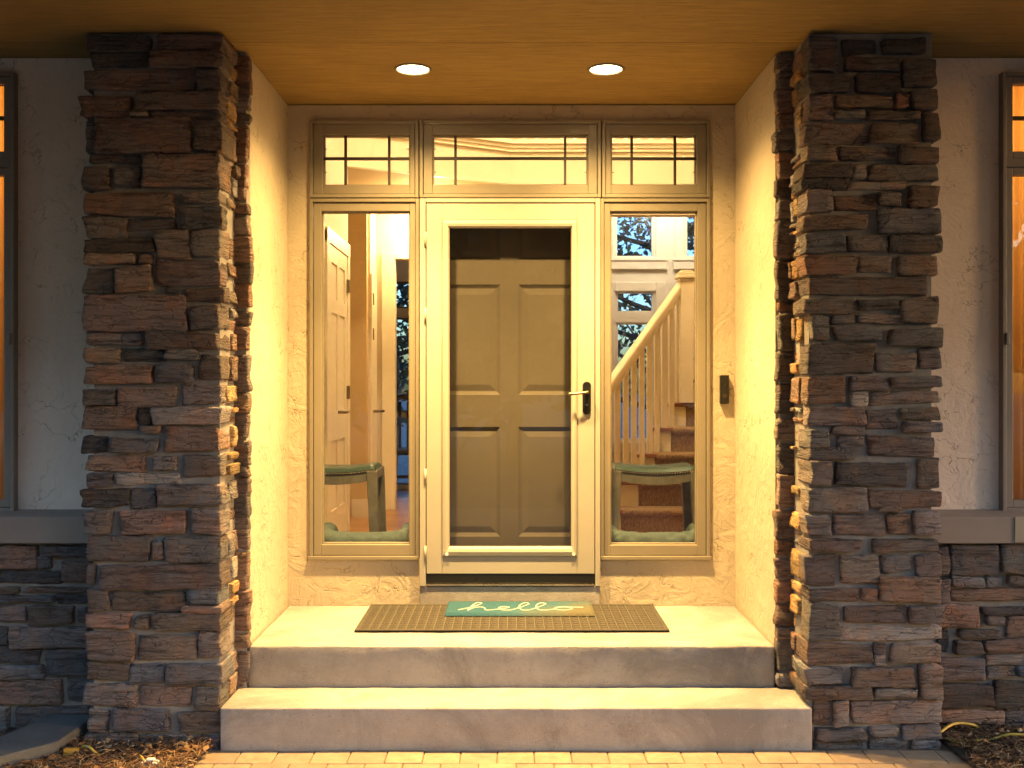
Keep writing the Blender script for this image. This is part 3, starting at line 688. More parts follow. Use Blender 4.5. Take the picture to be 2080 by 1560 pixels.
# ---- recessed porch lights
for px, lab in ((839, "glowing recessed ceiling light over the hinge side of the door"), (1231, "glowing recessed ceiling light over the handle side of the door")):
    D = 1.5*F/640; cx, cy = X(px, D), D
    e = empty("recessed_light", (cx, cy, SOF), lab, "ceiling light", "recessed lights in the porch ceiling")
    MB().lathe([(.089, .0), (.089, -.004), (.084, -.008), (.078, -.007), (.074, -.001)], (cx, cy, SOF), 40).build("trim_ring", "frame_tan", e, smooth=True)
    MB().lathe([(.0755, -.002), (.073, .02), (.064, .07), (.05, .11), (.001, .112)], (cx, cy, SOF), 40).build("reflector", "white_trim", e, smooth=True)
    MB().lathe([(.03, .10), (.052, .06), (.058, .035), (.054, .018), (.038, .006), (.018, .002), (.001, .001)], (cx, cy, SOF), 32).build("bulb", "lens_porch", e, smooth=True)
    for pw_, sz in ((P_PORCH, 82), (P_FLOOD, 146)):      # the flood bulb: a strong centre and a weak wide skirt
        ld = bpy.data.lights.new("porch_lamp", 'SPOT'); ld.energy = pw_; ld.color = LAMP_COL; ld.shadow_soft_size = .045; ld.spot_size = R(sz); ld.spot_blend = 1.0
        lo = bpy.data.objects.new("porch_lamp", ld); C.objects.link(lo); lo.parent = e; lo.location = (0, 0, -.012)

# ---- mats
rm = empty("rubber_mat", (0, 5.15, LAND), "large dark ribbed rubber mat on the landing", "mat")
mz = LAND + .004
mx0, mx1, my0, my1 = -.752, .752, 4.885, 5.462
box("mat_base", "rubber", rm, mx0, mx1, my0, my1, mz, mz+.007, .002)
frame_mb = MB(); frame_mb.box(mx0, mx0+.022, my0, my1, mz, mz+.0095); frame_mb.box(mx1-.022, mx1, my0, my1, mz, mz+.0095); frame_mb.box(mx0+.022, mx1-.022, my0, my0+.022, mz, mz+.0093); frame_mb.box(mx0+.022, mx1-.022, my1-.022, my1, mz, mz+.0093)
frame_mb.build("mat_border", "rubber", rm, .002)
m = MB(); n = 33
for i in range(1, n):
    x = mx0+.02 + (mx1-mx0-.04)*i/n; m.box(x-.0014, x+.0014, my0+.024, my1-.024, mz+.007, mz+.0092)
for j in range(1, 13):
    y = my0+.02 + (my1-my0-.04)*j/13; m.box(mx0+.024, mx1-.024, y-.0012, y+.0012, mz+.007, mz+.0088)
tag(m.build("ribs", "rubber_rib", rm), kind="stuff")
m = MB(); rr = random.Random(3)
for i in range(n):
    for j in range(22):
        x = mx0+.04+(mx1-mx0-.06)*(i+.0)/n; y = my0+.036+(my1-my0-.07)*j/21
        m.box(x-.011, x+.011, y-.0035, y+.0035, mz+.007, mz+.0082); m.box(x-.003, x+.003, y-.009, y+.009, mz+.007, mz+.0085)
tag(m.build("tread_studs", "rubber", rm), kind="stuff")
hm_ = empty("doormat", (.03, 5.3, LAND), "small teal and sand doormat reading hello on the rubber mat", "doormat")
hx0, hx1, hy0, hy1 = X(903, 5.19), X(1208, 5.19), 5.17, 5.452
nx, ny = 90, 34; hz = mz + .0115; m = MB()
for j in range(ny+1):
    for i in range(nx+1):
        e_ = min(i, nx-i, (j), (ny-j)); m.v.append((hx0+(hx1-hx0)*i/nx + noise.noise((i*.7, j*.7, 3))*.002, hy0+(hy1-hy0)*j/ny + noise.noise((i*.7, j*.7, 8))*.002, hz + (.016 if e_ else 0) + noise.noise((i*1.3, j*1.3, 0))*.0012))
m.f = [(j*(nx+1)+i, j*(nx+1)+i+1, (j+1)*(nx+1)+i+1, (j+1)*(nx+1)+i) for j in range(ny) for i in range(nx)]
m.build("coir_pile", "mat_wash", hm_, smooth=True, origin=((hx0+hx1)/2, (hy0+hy1)/2, hz))
HL = [[(0,.05),(.22,.42),(.37,.9),(.30,1.0),(.22,.6),(.16,0),(.24,.3),(.36,.42),(.43,.3),(.45,.06),(.54,.04),(.70,.2),(.83,.36),(.77,.47),(.67,.35),(.70,.08),(.84,.03),(1.0,.35),(1.16,.82),(1.09,.95),(1.0,.6),(1.03,.1),(1.14,.03),(1.3,.38),(1.44,.82),(1.36,.95),(1.28,.6),(1.31,.1),(1.42,.03),(1.54,.12),(1.62,.38),(1.78,.44),(1.86,.2),(1.72,.02),(1.58,.15),(1.66,.38),(1.86,.40),(2.05,.38)]]
for st_ in HL:
    pts = [(hx0+.065 + u*.315, hy0+.055 + v*.185, hz+.0165) for u, v in st_]
    MB().tube(spline(pts, 6), .0042, 6, .6).build("hello_lettering", "letter", hm_)

# ------------------------------------------------------------------ outer house windows
def outer_window(r, side, label):
    x0, x1, z0, z1 = r; e = empty("house_window", ((x0+x1)/2, 4.66, z0), label, "window", "house windows beyond the piers")
    frame_ring("frame", "frame_dark", e, x0, x1, z0, z1, .018, 4.66, 4.80)
    zs = Z(330, 4.66)
    box("mullion_rail", "frame_dark", e, x0+.018, x1-.018, 4.664, 4.80, zs-.02, zs+.02, .003)
    for a, b, hm in ((z0+.018, zs-.02, ()), (zs+.02, z1-.018, (.5,))):
        f = frame_ring("sash", "frame_dark", e, x0+.019, x1-.019, a+.001, b-.001, .033, 4.672, 4.72)
        box("pane", "glass", e, x0+.048, x1-.048, 4.696, 4.700, a+.03, b-.03)
        for k in hm:
            zz = a + (b-a)*k; box("muntin", "muntin", e, x0+.053, x1-.053, 4.684, 4.695, zz-.009, zz+.009)
    xi = x1 if side < 0 else x0
    box("sash_lock", "frame_dark", e, xi-.028 if side < 0 else xi+.012, xi-.012 if side < 0 else xi+.028, 4.65, 4.661, Z(700, 4.66), Z(676, 4.66), .003)
    # curtain behind
    m = MB(); n = 120
    for i in range(n+1):
        x = x0+.05+(x1-x0-.1)*i/n; y = 4.90 + .022*math.sin(i*.9) + .01*math.sin(i*.37)
        m.v += [(x, y, z0-.1), (x, y, z1+.05)]
    m.f = [(2*i, 2*i+2, 2*i+3, 2*i+1) for i in range(n)]
    tag(m.build("curtain", "curtain", None, smooth=True), "sheer amber curtain hanging inside the window %s" % ("beside the shadowed wall" if side < 0 else "beside the pinkish wall"), "curtain", "curtains in the house windows")
outer_window(LW, -1, "brown framed house window at the edge of the shadowed stucco wall")
outer_window(RW, 1, "brown framed house window at the edge of the pinkish stucco wall")
tcur = M["curtain"].node_tree; bs = tcur.nodes["Principled BSDF"]; bs.inputs["Transmission Weight"].default_value = 0
tl = tcur.nodes.new("ShaderNodeBsdfTranslucent"); tl.inputs[0].default_value = (.8, .45, .15, 1); mxs = tcur.nodes.new("ShaderNodeMixShader"); mxs.inputs[0].default_value = .6
tcur.links.new(bs.outputs[0], mxs.inputs[1]); tcur.links.new(tl.outputs[0], mxs.inputs[2]); tcur.links.new(mxs.outputs[0], tcur.nodes["Material Output"].inputs[0])
def struct(name, mat, *a): return tag(box(name, mat, None, *a), kind="structure")
def lamp(name, label, loc, power, col, r=.16, group="ceiling lights indoors"):
    e = empty(name, loc, label, "ceiling light", group)
    MB().lathe([(r+.02, .0), (r+.02, -.03), (r, -.035), (r, -.0)], loc, 32).build("lamp_base", "white_trim", e)
    MB().lathe([(r-.002, -.03), (r*.9, -.06), (r*.6, -.085), (r*.25, -.098), (.001, -.1)], loc, 32).build("lamp_shade", "lens_room", e, smooth=True)
    ld = bpy.data.lights.new("room_lamp", 'POINT'); ld.energy = power; ld.color = col; ld.shadow_soft_size = .12
    lo = bpy.data.objects.new("room_lamp", ld); C.objects.link(lo); lo.parent = e; lo.location = (0, 0, -.25)
for sgn in (-1, 1):
    a, b = (-4.9, -1.45) if sgn < 0 else (1.45, 4.9)
    struct("room_floor", "oak", a, b, 4.85, 7.0, .3, .42); struct("room_ceiling", "wall_cream", a, b, 4.85, 7.0, 3.02, 3.1)
    struct("room_wall", "wall_gold", a, b, 7.0, 7.1, .3, 3.1)
    struct("room_wall", "wall_gold", a-.1, a-.001, 4.85, 7.1, .3, 3.1); struct("room_wall", "wall_gold", b+.001, b+.08, 4.85, 7.1, .3, 3.1)
    lamp("room_light", "flush ceiling lamp in the room behind the %s window" % ("shadowed wall's" if sgn < 0 else "pinkish wall's"), (sgn*2.55, 5.5, 3.0), P_SIDE, (1, .55, .15))

# ------------------------------------------------------------------ interior
HX = 2.75; CEIL = 5.6; DB = 11.0
struct("interior_floor", "oak", -2.9, HX, 5.63, DB+.2, FLOOR-.15, FLOOR)
struct("interior_ceiling", "wall_cream", -2.9, HX, 5.5, DB+.2, CEIL, CEIL+.15)
tag(holes_mb(-2.9, HX, .1, CEIL, 5.625, 5.72, [(OX0-.02, OX1+.02, .2, OZ1+.02)]).build("interior_front_wall", "wall_cream"), kind="structure")
struct("interior_side_wall", "wall_cream", HX, HX+.1, 5.63, DB+.2, .1, CEIL)
struct("interior_side_wall", "wall_cream", -3.0, -2.9, 7.9, DB+.2, .1, CEIL)
# wall along the hall with its panelled door
HWX = -1.27
struct("hall_wall", "wall_cream", HWX-.07, HWX, 5.73, 7.93, FLOOR, CEIL)
struct("hall_wall", "wall_cream", -2.9, HWX-.071, 7.85, 7.93, FLOOR, CEIL)
hdoor = empty("hall_door", (HWX, 7.4, FLOOR), "cream panelled closet door in the hall seen through the sidelight", "door")
m = MB()
for a, b, c, d in ((6.93, 7.03, FLOOR, 2.60), (7.80, 7.90, FLOOR, 2.60)): m.box(HWX, HWX+.022, a, b, c, d)
m.box(HWX, HWX+.024, 6.93, 7.90, 2.52, 2.62); m.build("casing", "cream_trim", hdoor, .004)
m = MB(); ys = (7.03, 7.13, 7.37, 7.46, 7.70, 7.80); zs_ = (FLOOR+.01, .66, 1.15, 1.33, 2.05, 2.15, 2.38, 2.52)
m.box(HWX, HWX+.004, 7.03, 7.80, FLOOR+.01, 2.52)
for a, b in ((7.03, 7.13), (7.37, 7.46), (7.70, 7.80)): m.box(HWX+.004, HWX+.014, a, b, FLOOR+.01, 2.52)
for a, b in ((FLOOR+.01, .66), (1.15, 1.36), (2.05, 2.15), (2.40, 2.52)): m.box(HWX+.004, HWX+.0138, 7.03, 7.80, a, b)
m.build("door_slab", "cream_trim", hdoor, .003)
m = MB(); zl = Z(837, 7.44); m.tube([(HWX+.014, 7.40, zl), (HWX+.07, 7.40, zl)], .012, 10); m.tube([(HWX+.065, 7.39, zl), (HWX+.068, 7.52, zl)], .011, 8); m.build("lever", "brass_dark", hdoor, smooth=True)
for z in (Z(582, 7.8), Z(797, 7.8)): box("hinge", "brass_dark", hdoor, HWX+.014, HWX+.034, 7.775, 7.815, z-.05, z+.05)
box("baseboard", "cream_trim", hdoor, HWX, HWX+.016, 5.73, 6.93, FLOOR, FLOOR+.13)
# far corner of the hall
struct("hall_wall", "wall_gold", -2.9, -1.235, 8.70, 8.80, FLOOR, 3.2)
struct("hall_wall", "wall_cream", -1.30, -1.22, 8.801, 9.2, FLOOR, 3.2)
struct("baseboard", "cream_trim", -1.36, -1.222, 8.68, 8.699, FLOOR, FLOOR+.15)
cd = empty("hall_door", (-1.2, 9.0, FLOOR), "narrow cream door at the bright end of the hall", "door")
box("casing", "cream_trim", cd, -1.219, -1.203, 8.80, 8.86, FLOOR, 2.5, .003); box("door_slab", "cream_trim", cd, -1.219, -1.209, 8.862, 9.17, FLOOR, 2.46, .003)
m = MB(); zl = Z(835, 9.0); m.tube([(-1.21, 8.93, zl), (-1.15, 8.93, zl)], .013, 8); m.tube([(-1.152, 8.92, zl), (-1.13, 9.02, zl)], .011, 8); m.build("lever", "brass_dark", cd)
for z in (Z(610, 9.0), Z(680, 9.0)): box("hinge", "brass_dark", cd, -1.209, -1.195, 8.865, 8.885, z-.05, z+.05)
tag(holes_mb(-1.219, .62, FLOOR, 3.2, 9.2, 9.3, [(X(803, 9.2), -.15, FLOOR, Z(527, 9.2))]).build("hall_wall", "wall_cream"), kind="structure")
dc = empty("doorway_casing", (X(800, 9.2), 9.2, FLOOR), "pale casing round the dark doorway at the end of the hall", "casing")
box("casing_upright", "cream_trim", dc, X(776, 9.2), X(803, 9.2)-.001, 9.175, 9.199, FLOOR, Z(515, 9.2), .004)
box("casing_head", "cream_trim", dc, X(803, 9.2), -.05, 9.177, 9.199, Z(527, 9.2)+.002, Z(515, 9.2), .004)
struct("room_divider", "wall_cream", .62, .70, 9.2, DB, FLOOR, 3.2)
# upper floor edge with mouldings and spindles
A_ = (-1.27, 7.80); B_ = (-.02, 8.5); Cc = (HX, 8.5)
us = MB().prism_z([A_, B_, Cc, (HX, 9.95), (-2.9, 9.95), (-2.9, 7.95), (-1.3, 7.95)], 3.21, 3.40).build("upper_floor", "wall_gold"); tag(us, kind="structure")
struct("header_beam", "wall_cream", .65, HX, 8.505, 8.62, 2.955, 3.2095)
gal = empty("gallery_edge", (0, 8.4, 3.4), "cream moulded gallery edge with spindles seen through the transoms", "balustrade")
dv = Vector((B_[0]-A_[0], B_[1]-A_[1], 0)).normalized(); nn = Vector((dv.y, -dv.x, 0))
def band(z0, z1, out, mat="wall_cream"):
    m = MB(); a = Vector((*A_, 0))+nn*.001; b = Vector((*B_, 0))
    a2, b2 = a+nn*out, b+Vector((.0, -1, 0))*out + Vector((out*.4, 0, 0))
    m.prism_z([(a.x, a.y), (b.x, b.y), (b2.x, b2.y), (a2.x, a2.y)], z0, z1); m.prism_z([(b.x, b.y-.001), (HX, b.y-.001), (HX, b.y-out), (b2.x, b.y-out)], z0, z1); return m
band(3.212, 3.40, .02).build("fascia", "wall_cream", gal)
band(3.40, 3.47, .018).build("fascia", "wall_cream", gal)
band(3.47, 3.50, .04, ).build("moulding", "cream_trim", gal); band(3.50, 3.53, .055).build("moulding", "cream_trim", gal); band(3.53, 3.56, .075).build("moulding", "cream_trim", gal)
band(3.20, 3.225, .045).build("moulding", "cream_trim", gal)
for i in range(24):
    x = .1 + i*.105; box("spindle", "white_trim", gal, x-.016, x+.016, 8.47, 8.50, 3.56, 4.4)
for i in range(13):
    p = Vector((*A_, 0)).lerp(Vector((*B_, 0)), (i+.5)/13) + nn*.03; box("spindle", "white_trim", gal, p.x-.016, p.x+.016, p.y-.016, p.y+.016, 3.56, 4.4)
MB().beam((A_[0], A_[1], 4.42), (B_[0], B_[1], 4.42), .06, .06).build("handrail", "cream_trim", gal); MB().beam((B_[0], B_[1], 4.42), (HX, 8.49, 4.42), .06, .06).build("handrail", "cream_trim", gal)
struct("upper_wall", "wall_cream", -2.9, HX, 9.95, 10.05, 3.2, CEIL)

# back wall with garden windows
def Xb(px): return X(px, DB)
def Zb(py): return Z(py, DB)
bw = [dict(x=(Xb(1250), Xb(1328)), z=(Zb(523), Zb(400)), n="garden window high above the stair rail"), dict(x=(Xb(1393), Xb(1471)), z=(Zb(523), Zb(400)), n="garden window beside the newel post cap"),
      dict(x=(Xb(1252), Xb(1328)), z=(Zb(635), Zb(592)), n="small garden window under the high one"), dict(x=(Xb(1252), Xb(1328)), z=(Zb(895), Zb(655)), n="tall garden window behind the balusters"),
      dict(x=(Xb(780), Xb(840)), z=(Zb(626), Zb(572)), n="upper garden window beyond the hall doorway"), dict(x=(Xb(780), Xb(840)), z=(Zb(838), Zb(645)), n="lower garden window beyond the hall doorway"), dict(x=(Xb(780), Xb(840)), z=(Zb(985), Zb(848)), n="glazed door foot beyond the hall doorway")]
tag(holes_mb(-2.9, HX, .1, 3.9, DB, DB+.15, [(b['x'][0], b['x'][1], b['z'][0], b['z'][1]) for b in bw]).build("interior_back_wall", "white_trim"), kind="structure")
struct("back_room_ceiling", "wall_cream", -2.9, HX, 9.951, DB+.15, 3.9, 4.0)
for i, b in enumerate(bw):
    x0, x1 = b['x']; z0, z1 = b['z']; e = empty("garden_window", ((x0+x1)/2, DB, z0), b['n'], "window", "garden windows at the back of the house")
    tr = "white_trim" if i < 4 else "frame_dark"
    if i < 4:
        if i != 2: frame_ring("casing", tr, e, x0-.12, x1+.12, z0-.10, (bw[2]['z'][1] if i == 3 else z1)+.10, .10, DB-.03, DB-.001, .006)
        if i in (0, 1, 3): box("stool", tr, e, x0-.15, x1+.15, DB-.06, DB-.0305, z0-.04, z0-.015, .004); box("apron", tr, e, x0-.14, x1+.14, DB-.045, DB-.0305, z0-.13, z0-.041, .004)
    frame_ring("sash", tr, e, x0, x1, z0, z1, .02, DB+.02, DB+.06, .003)
    box("pane", "garden_glass", e, x0+.018, x1-.018, DB+.04, DB+.045, z0+.018, z1-.018)
# dark dining chair beyond the doorway
ch = empty("dining_chair", (-1.1, 10.3, FLOOR), "dark wooden dining chair beyond the hall doorway", "chair")
for sx in (-1.32, -.92):
    for sy in (10.1, 10.5): box("leg", "dark_wood", ch, sx-.02, sx+.02, sy-.02, sy+.02, FLOOR, FLOOR+(.45 if sy < 10.3 else 1.0), .004)
box("seat", "dark_wood", ch, -1.36, -.88, 10.06, 10.54, FLOOR+.43, FLOOR+.48, .01)
m = MB(); m.tube(spline([(-1.32, 10.5, FLOOR+.9), (-1.12, 10.52, FLOOR+1.0), (-.92, 10.5, FLOOR+.9)], 6), .03, 8); m.build("top_rail", "dark_wood", ch)
for k in range(4): box("back_slat", "dark_wood", ch, -1.25+k*.085, -1.22+k*.085, 10.49, 10.51, FLOOR+.48, FLOOR+.95)
box("stretcher", "dark_wood", ch, -1.30, -.94, 10.09, 10.11, FLOOR+.2, FLOOR+.23)

# staircase
stc = empty("staircase", (1.6, 8.2, FLOOR), "carpeted brown staircase with cream skirt boards behind the green stool", "staircase")
rise, run = .195, .20
def sl(k): return .815 + .155*k
for k in range(7):
    z1 = FLOOR + rise*(k+1); y = 7.62 + run*k; xl = sl(k); z0 = z1 - rise
    pr = [(y+.03, z0), (y+.03, z1-.055), (y+.01, z1-.052), (y-.005, z1-.04), (y-.009, z1-.022), (y-.004, z1-.006), (y+.012, z1), (y+run+.05, z1), (y+run+.05, z0)]
    MB().prism_x(pr, xl, 2.70).build("carpet_step", "carpet", stc, .004)
    box("skirt", "cream_trim", stc, xl-.16, xl-.002, y+.02, y+run+.02, FLOOR, z1-.03)
    box("tread_return", "return_wood", stc, xl-.15, xl+.01, y-.012, y+run+.0, z1-.029, z1-.002, .004)
struct("stair_landing", "carpet", sl(6), 2.70, 9.07, 9.5, FLOOR, FLOOR+rise*7)
rl = empty("stair_railing", (1.1, 8.0, FLOOR), "cream stair railing with square balusters rising to a capped newel", "railing")
hA = Vector((sl(-1.0)-.07, 7.62-run, FLOOR+.0+.96)); hB = Vector((sl(4.2)-.07, 7.62+run*4.2, FLOOR+rise*5.2+.93))
MB().beam(hA, hB, .065, .06).build("handrail", "cream_trim", rl, .012); MB().beam(hA-Vector((0,0,.055)), hB-Vector((0,0,.055)), .035, .04).build("subrail", "cream_trim", rl, .004)
for i in range(11):
    u = -.6 + i*.47; x = sl(u)-.07; y = 7.62+run*u+.05
    zb_ = FLOOR + rise*max(0, math.floor(u+.25)+1); tt = (y-hA.y)/(hB.y-hA.y); zt = hA.z + (hB.z-hA.z)*tt - .07
    box("baluster", "cream_trim", rl, x-.021, x+.021, y-.021, y+.021, zb_-.02, zt, .002)
nx_, ny_ = X(1393, 8.45), 8.45
box("newel", "cream_trim", rl, nx_-.055, nx_+.055, ny_-.055, ny_+.055, FLOOR+rise*5, Z(572, 8.45), .004)
m = MB(); zt = Z(572, 8.45)
for a, b, c in ((.066, 0, .02), (.082, .02, .05), (.072, .05, .072), (.05, .072, .09)): m.box(nx_-a, nx_+a, ny_-a, ny_+a, zt+b, zt+c)
m.build("newel_cap", "cream_trim", rl, .008)
box("newel", "cream_trim", rl, hA.x-.05, hA.x+.05, hA.y-.05, hA.y+.05, FLOOR, FLOOR+1.02, .004)
struct("stair_wall", "wall_gold", X(1414, 8.7), X(1414, 8.7)+.1, 8.70, 8.80, FLOOR, 3.2)

# stools
def stool(cx, cy, label, wd=.49, dp=.34, zt=1.085, rz=0):
    e = empty("stool", (cx, cy, FLOOR), label, "stool", "green saddle stools inside the sidelights")
    n, k = 28, 10; m = MB()
    def sad(u): return -.024*(1-(2*u-1)**2)
    for i in range(n+1):
        u = i/n
        for j in range(k+1):
            v = j/k; ed = min(1, min(u, 1-u)*9, min(v, 1-v)*5); rd = math.sqrt(max(0, 1-(1-ed)**2))
            m.v.append((cx-wd/2+wd*u, cy-dp/2+dp*v, zt+sad(u)-.038+.038*rd))
    m.f = [(i*(k+1)+j, (i+1)*(k+1)+j, (i+1)*(k+1)+j+1, i*(k+1)+j+1) for i in range(n) for j in range(k)]
    m.build("seat", "leather", e, smooth=True)
    m = MB()
    for sy in (-1, 1):
        top = [(cx-wd/2+wd*i/n, zt+sad(i/n)-.037) for i in range(n+1)]; bot = [(x, z-.05-.008*(1-(2*(i/n)-1)**2)) for i, (x, z) in enumerate(top)]
        m.prism_y(top + bot[::-1], cy+sy*dp/2-.016 if sy > 0 else cy-dp/2-.002, cy+sy*dp/2+.002 if sy > 0 else cy-dp/2+.016)
    for sx in (-1, 1): m.box(cx+sx*wd/2-.012, cx+sx*wd/2+.004, cy-dp/2+.017, cy+dp/2-.017, zt-.09, zt-.037)
    m.build("apron", "stool_wood", e)
    for sx in (-1, 1):
        for sy in (-1, 1):
            a = (cx+sx*(wd/2-.022), cy+sy*(dp/2-.02), zt-.038); b = (cx+sx*(wd/2+.004), cy+sy*(dp/2+.012), FLOOR)
            m = MB(); w0, w1 = .03, .022
            m.add([(a[0]-w0,a[1]-w0,a[2]),(a[0]+w0,a[1]-w0,a[2]),(a[0]+w0,a[1]+w0,a[2]),(a[0]-w0,a[1]+w0,a[2]),(b[0]-w1,b[1]-w1,b[2]),(b[0]+w1,b[1]-w1,b[2]),(b[0]+w1,b[1]+w1,b[2]),(b[0]-w1,b[1]+w1,b[2])],
                  [(0,1,2,3),(7,6,5,4),(0,4,5,1),(1,5,6,2),(2,6,7,3),(3,7,4,0)]); m.build("leg", "stool_wood", e, .004)
    m = MB(); tp = [(cx-wd/2-.002+(wd+.004)*i/n, zt+sad(i/n)-.024) for i in range(n+1)]
    m.prism_y(tp + [(x, z-.018) for x, z in tp[::-1]], cy-dp/2-.0045, cy-dp/2-.0005); m.build("leather_welt", "black", e)
    m = MB()
    for i in range(34):
        u = (i+.5)/34; c = (cx-wd/2+wd*u, cy-dp/2-.005, zt+sad(u)-.032)
        m.add([(c[0]-.0052, c[1], c[2]), (c[0], c[1], c[2]-.0052), (c[0]+.0052, c[1], c[2]), (c[0], c[1], c[2]+.0052), (c[0], c[1]-.004, c[2])], [(0,1,4),(1,2,4),(2,3,4),(3,0,4)])
    tag(m.build("nailheads", "nail", e), kind="stuff")
    return e
stool(X(1330, 5.98), 6.10, "green leather saddle stool in front of the carpeted stairs", wd=.50)
stool(X(765, 5.98)-.25, 6.10, "green leather saddle stool in front of the hall door", wd=.50)
# pet beds
def bed(x0, x1, label, quilt):
    cx = (x0+x1)/2; e = empty("pet_bed", (cx, 5.92, FLOOR), label, "pet bed", "pet beds behind the sidelights")
    hx, hy = (x1-x0)/2, .17; m = MB(); nu, nv = 150, 22; r = .055
    for i in range(nu):
        a = 2*math.pi*i/nu; ca, sa = math.cos(a), math.sin(a)
        px = cx + hx*math.copysign(abs(ca)**.45, ca); py = 5.93 + hy*math.copysign(abs(sa)**.6, sa)
        lift = .03*abs(ca)**6 + .004*math.sin(a*5) - .075*max(0, sa)
        for j in range(nv):
            b = 2*math.pi*j/nv
            rr_ = r + noise.noise((ca*3, sa*3, j*.3))*.004
            if quilt:
                s1 = (i*.95 + j*.62*2) % 7; s2 = (i*.95 - j*.62*2) % 7
                g = min(min(s1, 7-s1), min(s2, 7-s2)); rr_ -= .013*math.exp(-(g/.55)**2)
            nxn = ca*rr_*math.cos(b); m.v.append((px + ca*rr_*math.cos(b), py + sa*rr_*math.cos(b), FLOOR + .245 + lift + rr_*math.sin(b)))
    m.f = [(i*nv+j, ((i+1)%nu)*nv+j, ((i+1)%nu)*nv+(j+1)%nv, i*nv+(j+1)%nv) for i in range(nu) for j in range(nv)]
    m.build("bolster", "bed_cloth", e, smooth=True)
    box("cushion", "bed_cloth", e, x0-.03, x1+.03, 5.75, 6.10, FLOOR, FLOOR+.22, .04)
bed(X(655, 5.78), X(828, 5.78), "plain grey green pet bed behind the hinge side sidelight", False)
bed(X(1240, 5.78), X(1425, 5.78), "quilted grey green pet bed behind the doorbell side sidelight", True)
# indoor lamps
WARM = (1.0, .73, .40)
lamp("foyer_light", "large flush ceiling lamp high in the foyer", (.4, 6.9, CEIL-.01), P_FOYER, WARM, .25)
lamp("hall_light", "flush ceiling lamp over the end of the hall", (-.75, 8.97, 3.20), P_HALL, (1, .70, .32))
lamp("back_room_light", "flush ceiling lamp in the back room behind the stairs", (1.6, 10.1, 3.88), P_BACK, (1, .86, .66))

# ------------------------------------------------------------------ garden bits
tag(MB().prism_z([(-2.04, 4.54), (-2.18, 4.10), (-2.02, 4.02), (-1.86, 4.20), (-1.84, 4.54)], .0, .085).build("flagstone", "slab", None, .006), "flat dark grey stone slab lying against the pier foot", "slab")
rs = random.Random(11)
def litter(name, x0, x1, y0, y1, n, label):
    m = MB()
    for _ in range(n):
        x = rs.uniform(x0, x1); y = rs.uniform(y0, y1); L = rs.uniform(.02, .09); a = rs.uniform(0, math.pi); z = .012 + rs.uniform(0, .03)
        d = Vector((math.cos(a), math.sin(a), rs.uniform(-.2, .25)))*L/2; c = Vector((x, y, z)); k = Vector((0, 0, rs.uniform(-.01, .014))) + Vector((-d.y, d.x, 0))*rs.uniform(-.4, .4)
        q = rs.uniform(.0009, .0026); s_ = Vector((-d.y, d.x, 0)).normalized()*q; up = Vector((0, 0, q*.8))
        a0, b0, c0 = c-d, c+k, c+d
        m.add([a0-s_, a0+s_, a0+up, b0-s_, b0+s_, b0+up, c0-s_, c0+s_, c0+up], [(0,1,4,3),(1,2,5,4),(2,0,3,5),(3,4,7,6),(4,5,8,7),(5,3,6,8)])
        if rs.random() < .25:        # chips and dry leaves
            w_ = rs.uniform(.008, .026); t1 = Vector((rs.uniform(-1,1), rs.uniform(-1,1), rs.uniform(-.3,.3)))*w_; t2 = Vector((-t1.y, t1.x, rs.uniform(-.01,.01)))*.6; p = c+Vector((rs.uniform(-.03,.03), rs.uniform(-.03,.03), .012))
            m.add([p-t1, p-t2*.9, p+t1, p+t2, p+Vector((0,0,.005))], [(0,1,4),(1,2,4),(2,3,4),(3,0,4)])
    tag(m.build(name, "straw"), label, "mulch", kind="stuff")
litter("straw_mulch", -2.5, -1.28, 3.85, 4.42, 5200, "dry straw mulch in front of the pier with the grey slab")
litter("straw_mulch", 1.87, 2.9, 3.7, 4.56, 4800, "dark bark and straw mulch under the looping yellow cable")
def cable(pts, label, r=.006):
    tag(MB().tube(spline(pts, 8), r, 8).build("yellow_cable", "yellow_wire", None, smooth=True), label, "cable", "yellow garden cables")
def G(px, py, h=0.0):
    D = (CAMZ-h)*F/(py-780); return (X(px, D), D, h)
cable([G(168,1516,.05), G(180,1517,.06), G(192,1527,.045), G(203,1534,.02)], "short yellow cable end poking from mulch beside the pier foot", .0055)
cable([G(283,1534,.03), G(290,1541,.045), G(294,1552,.03), G(296,1562,.02)], "yellow cable loop dipping to the white plastic clip", .0055)
cable([G(1911,1487,.05), G(1925,1476,.06), G(1945,1469,.06), G(1975,1472,.05), G(1990,1480,.02)], "small yellow cable arch touching the pier side", .006)
cable([G(1923,1500,.02), G(1945,1507,.02), G(1985,1505,.025), G(2020,1500,.03), G(2050,1492,.05), G(2085,1493,.05), G(2200,1500,.04)], "long yellow cable snaking over dark mulch", .0065)
m = MB(); p = Vector(G(146, 1536, .02)); m.prism_x([(p.y-.022, .0), (p.y+.022, .0), (p.y+.02, .05), (p.y-.012, .055)], p.x-.032, p.x+.03)
tag(m.build("cable_cap", "orange_cap", None, .006), "orange plastic cap lying beside the grey slab", "cap")
p = Vector(G(305, 1556, .02)); m = MB(); m.box(p.x-.035, p.x+.035, p.y-.02, p.y+.02, .012, .04); m.box(p.x-.015, p.x+.02, p.y-.012, p.y+.012, .04, .052)
tag(m.build("plastic_clip", "white_plastic", None, .006), "small white plastic clip in the mulch by the paving", "clip")
tag(box("trim_patch", "patch_tan", None, X(2061, 4.526), X(2082, 4.526), 4.524, 4.529, Z(1102, 4.526), Z(1050, 4.526), .002), "pale patch plate on the sill band beneath the window edge", "plate")

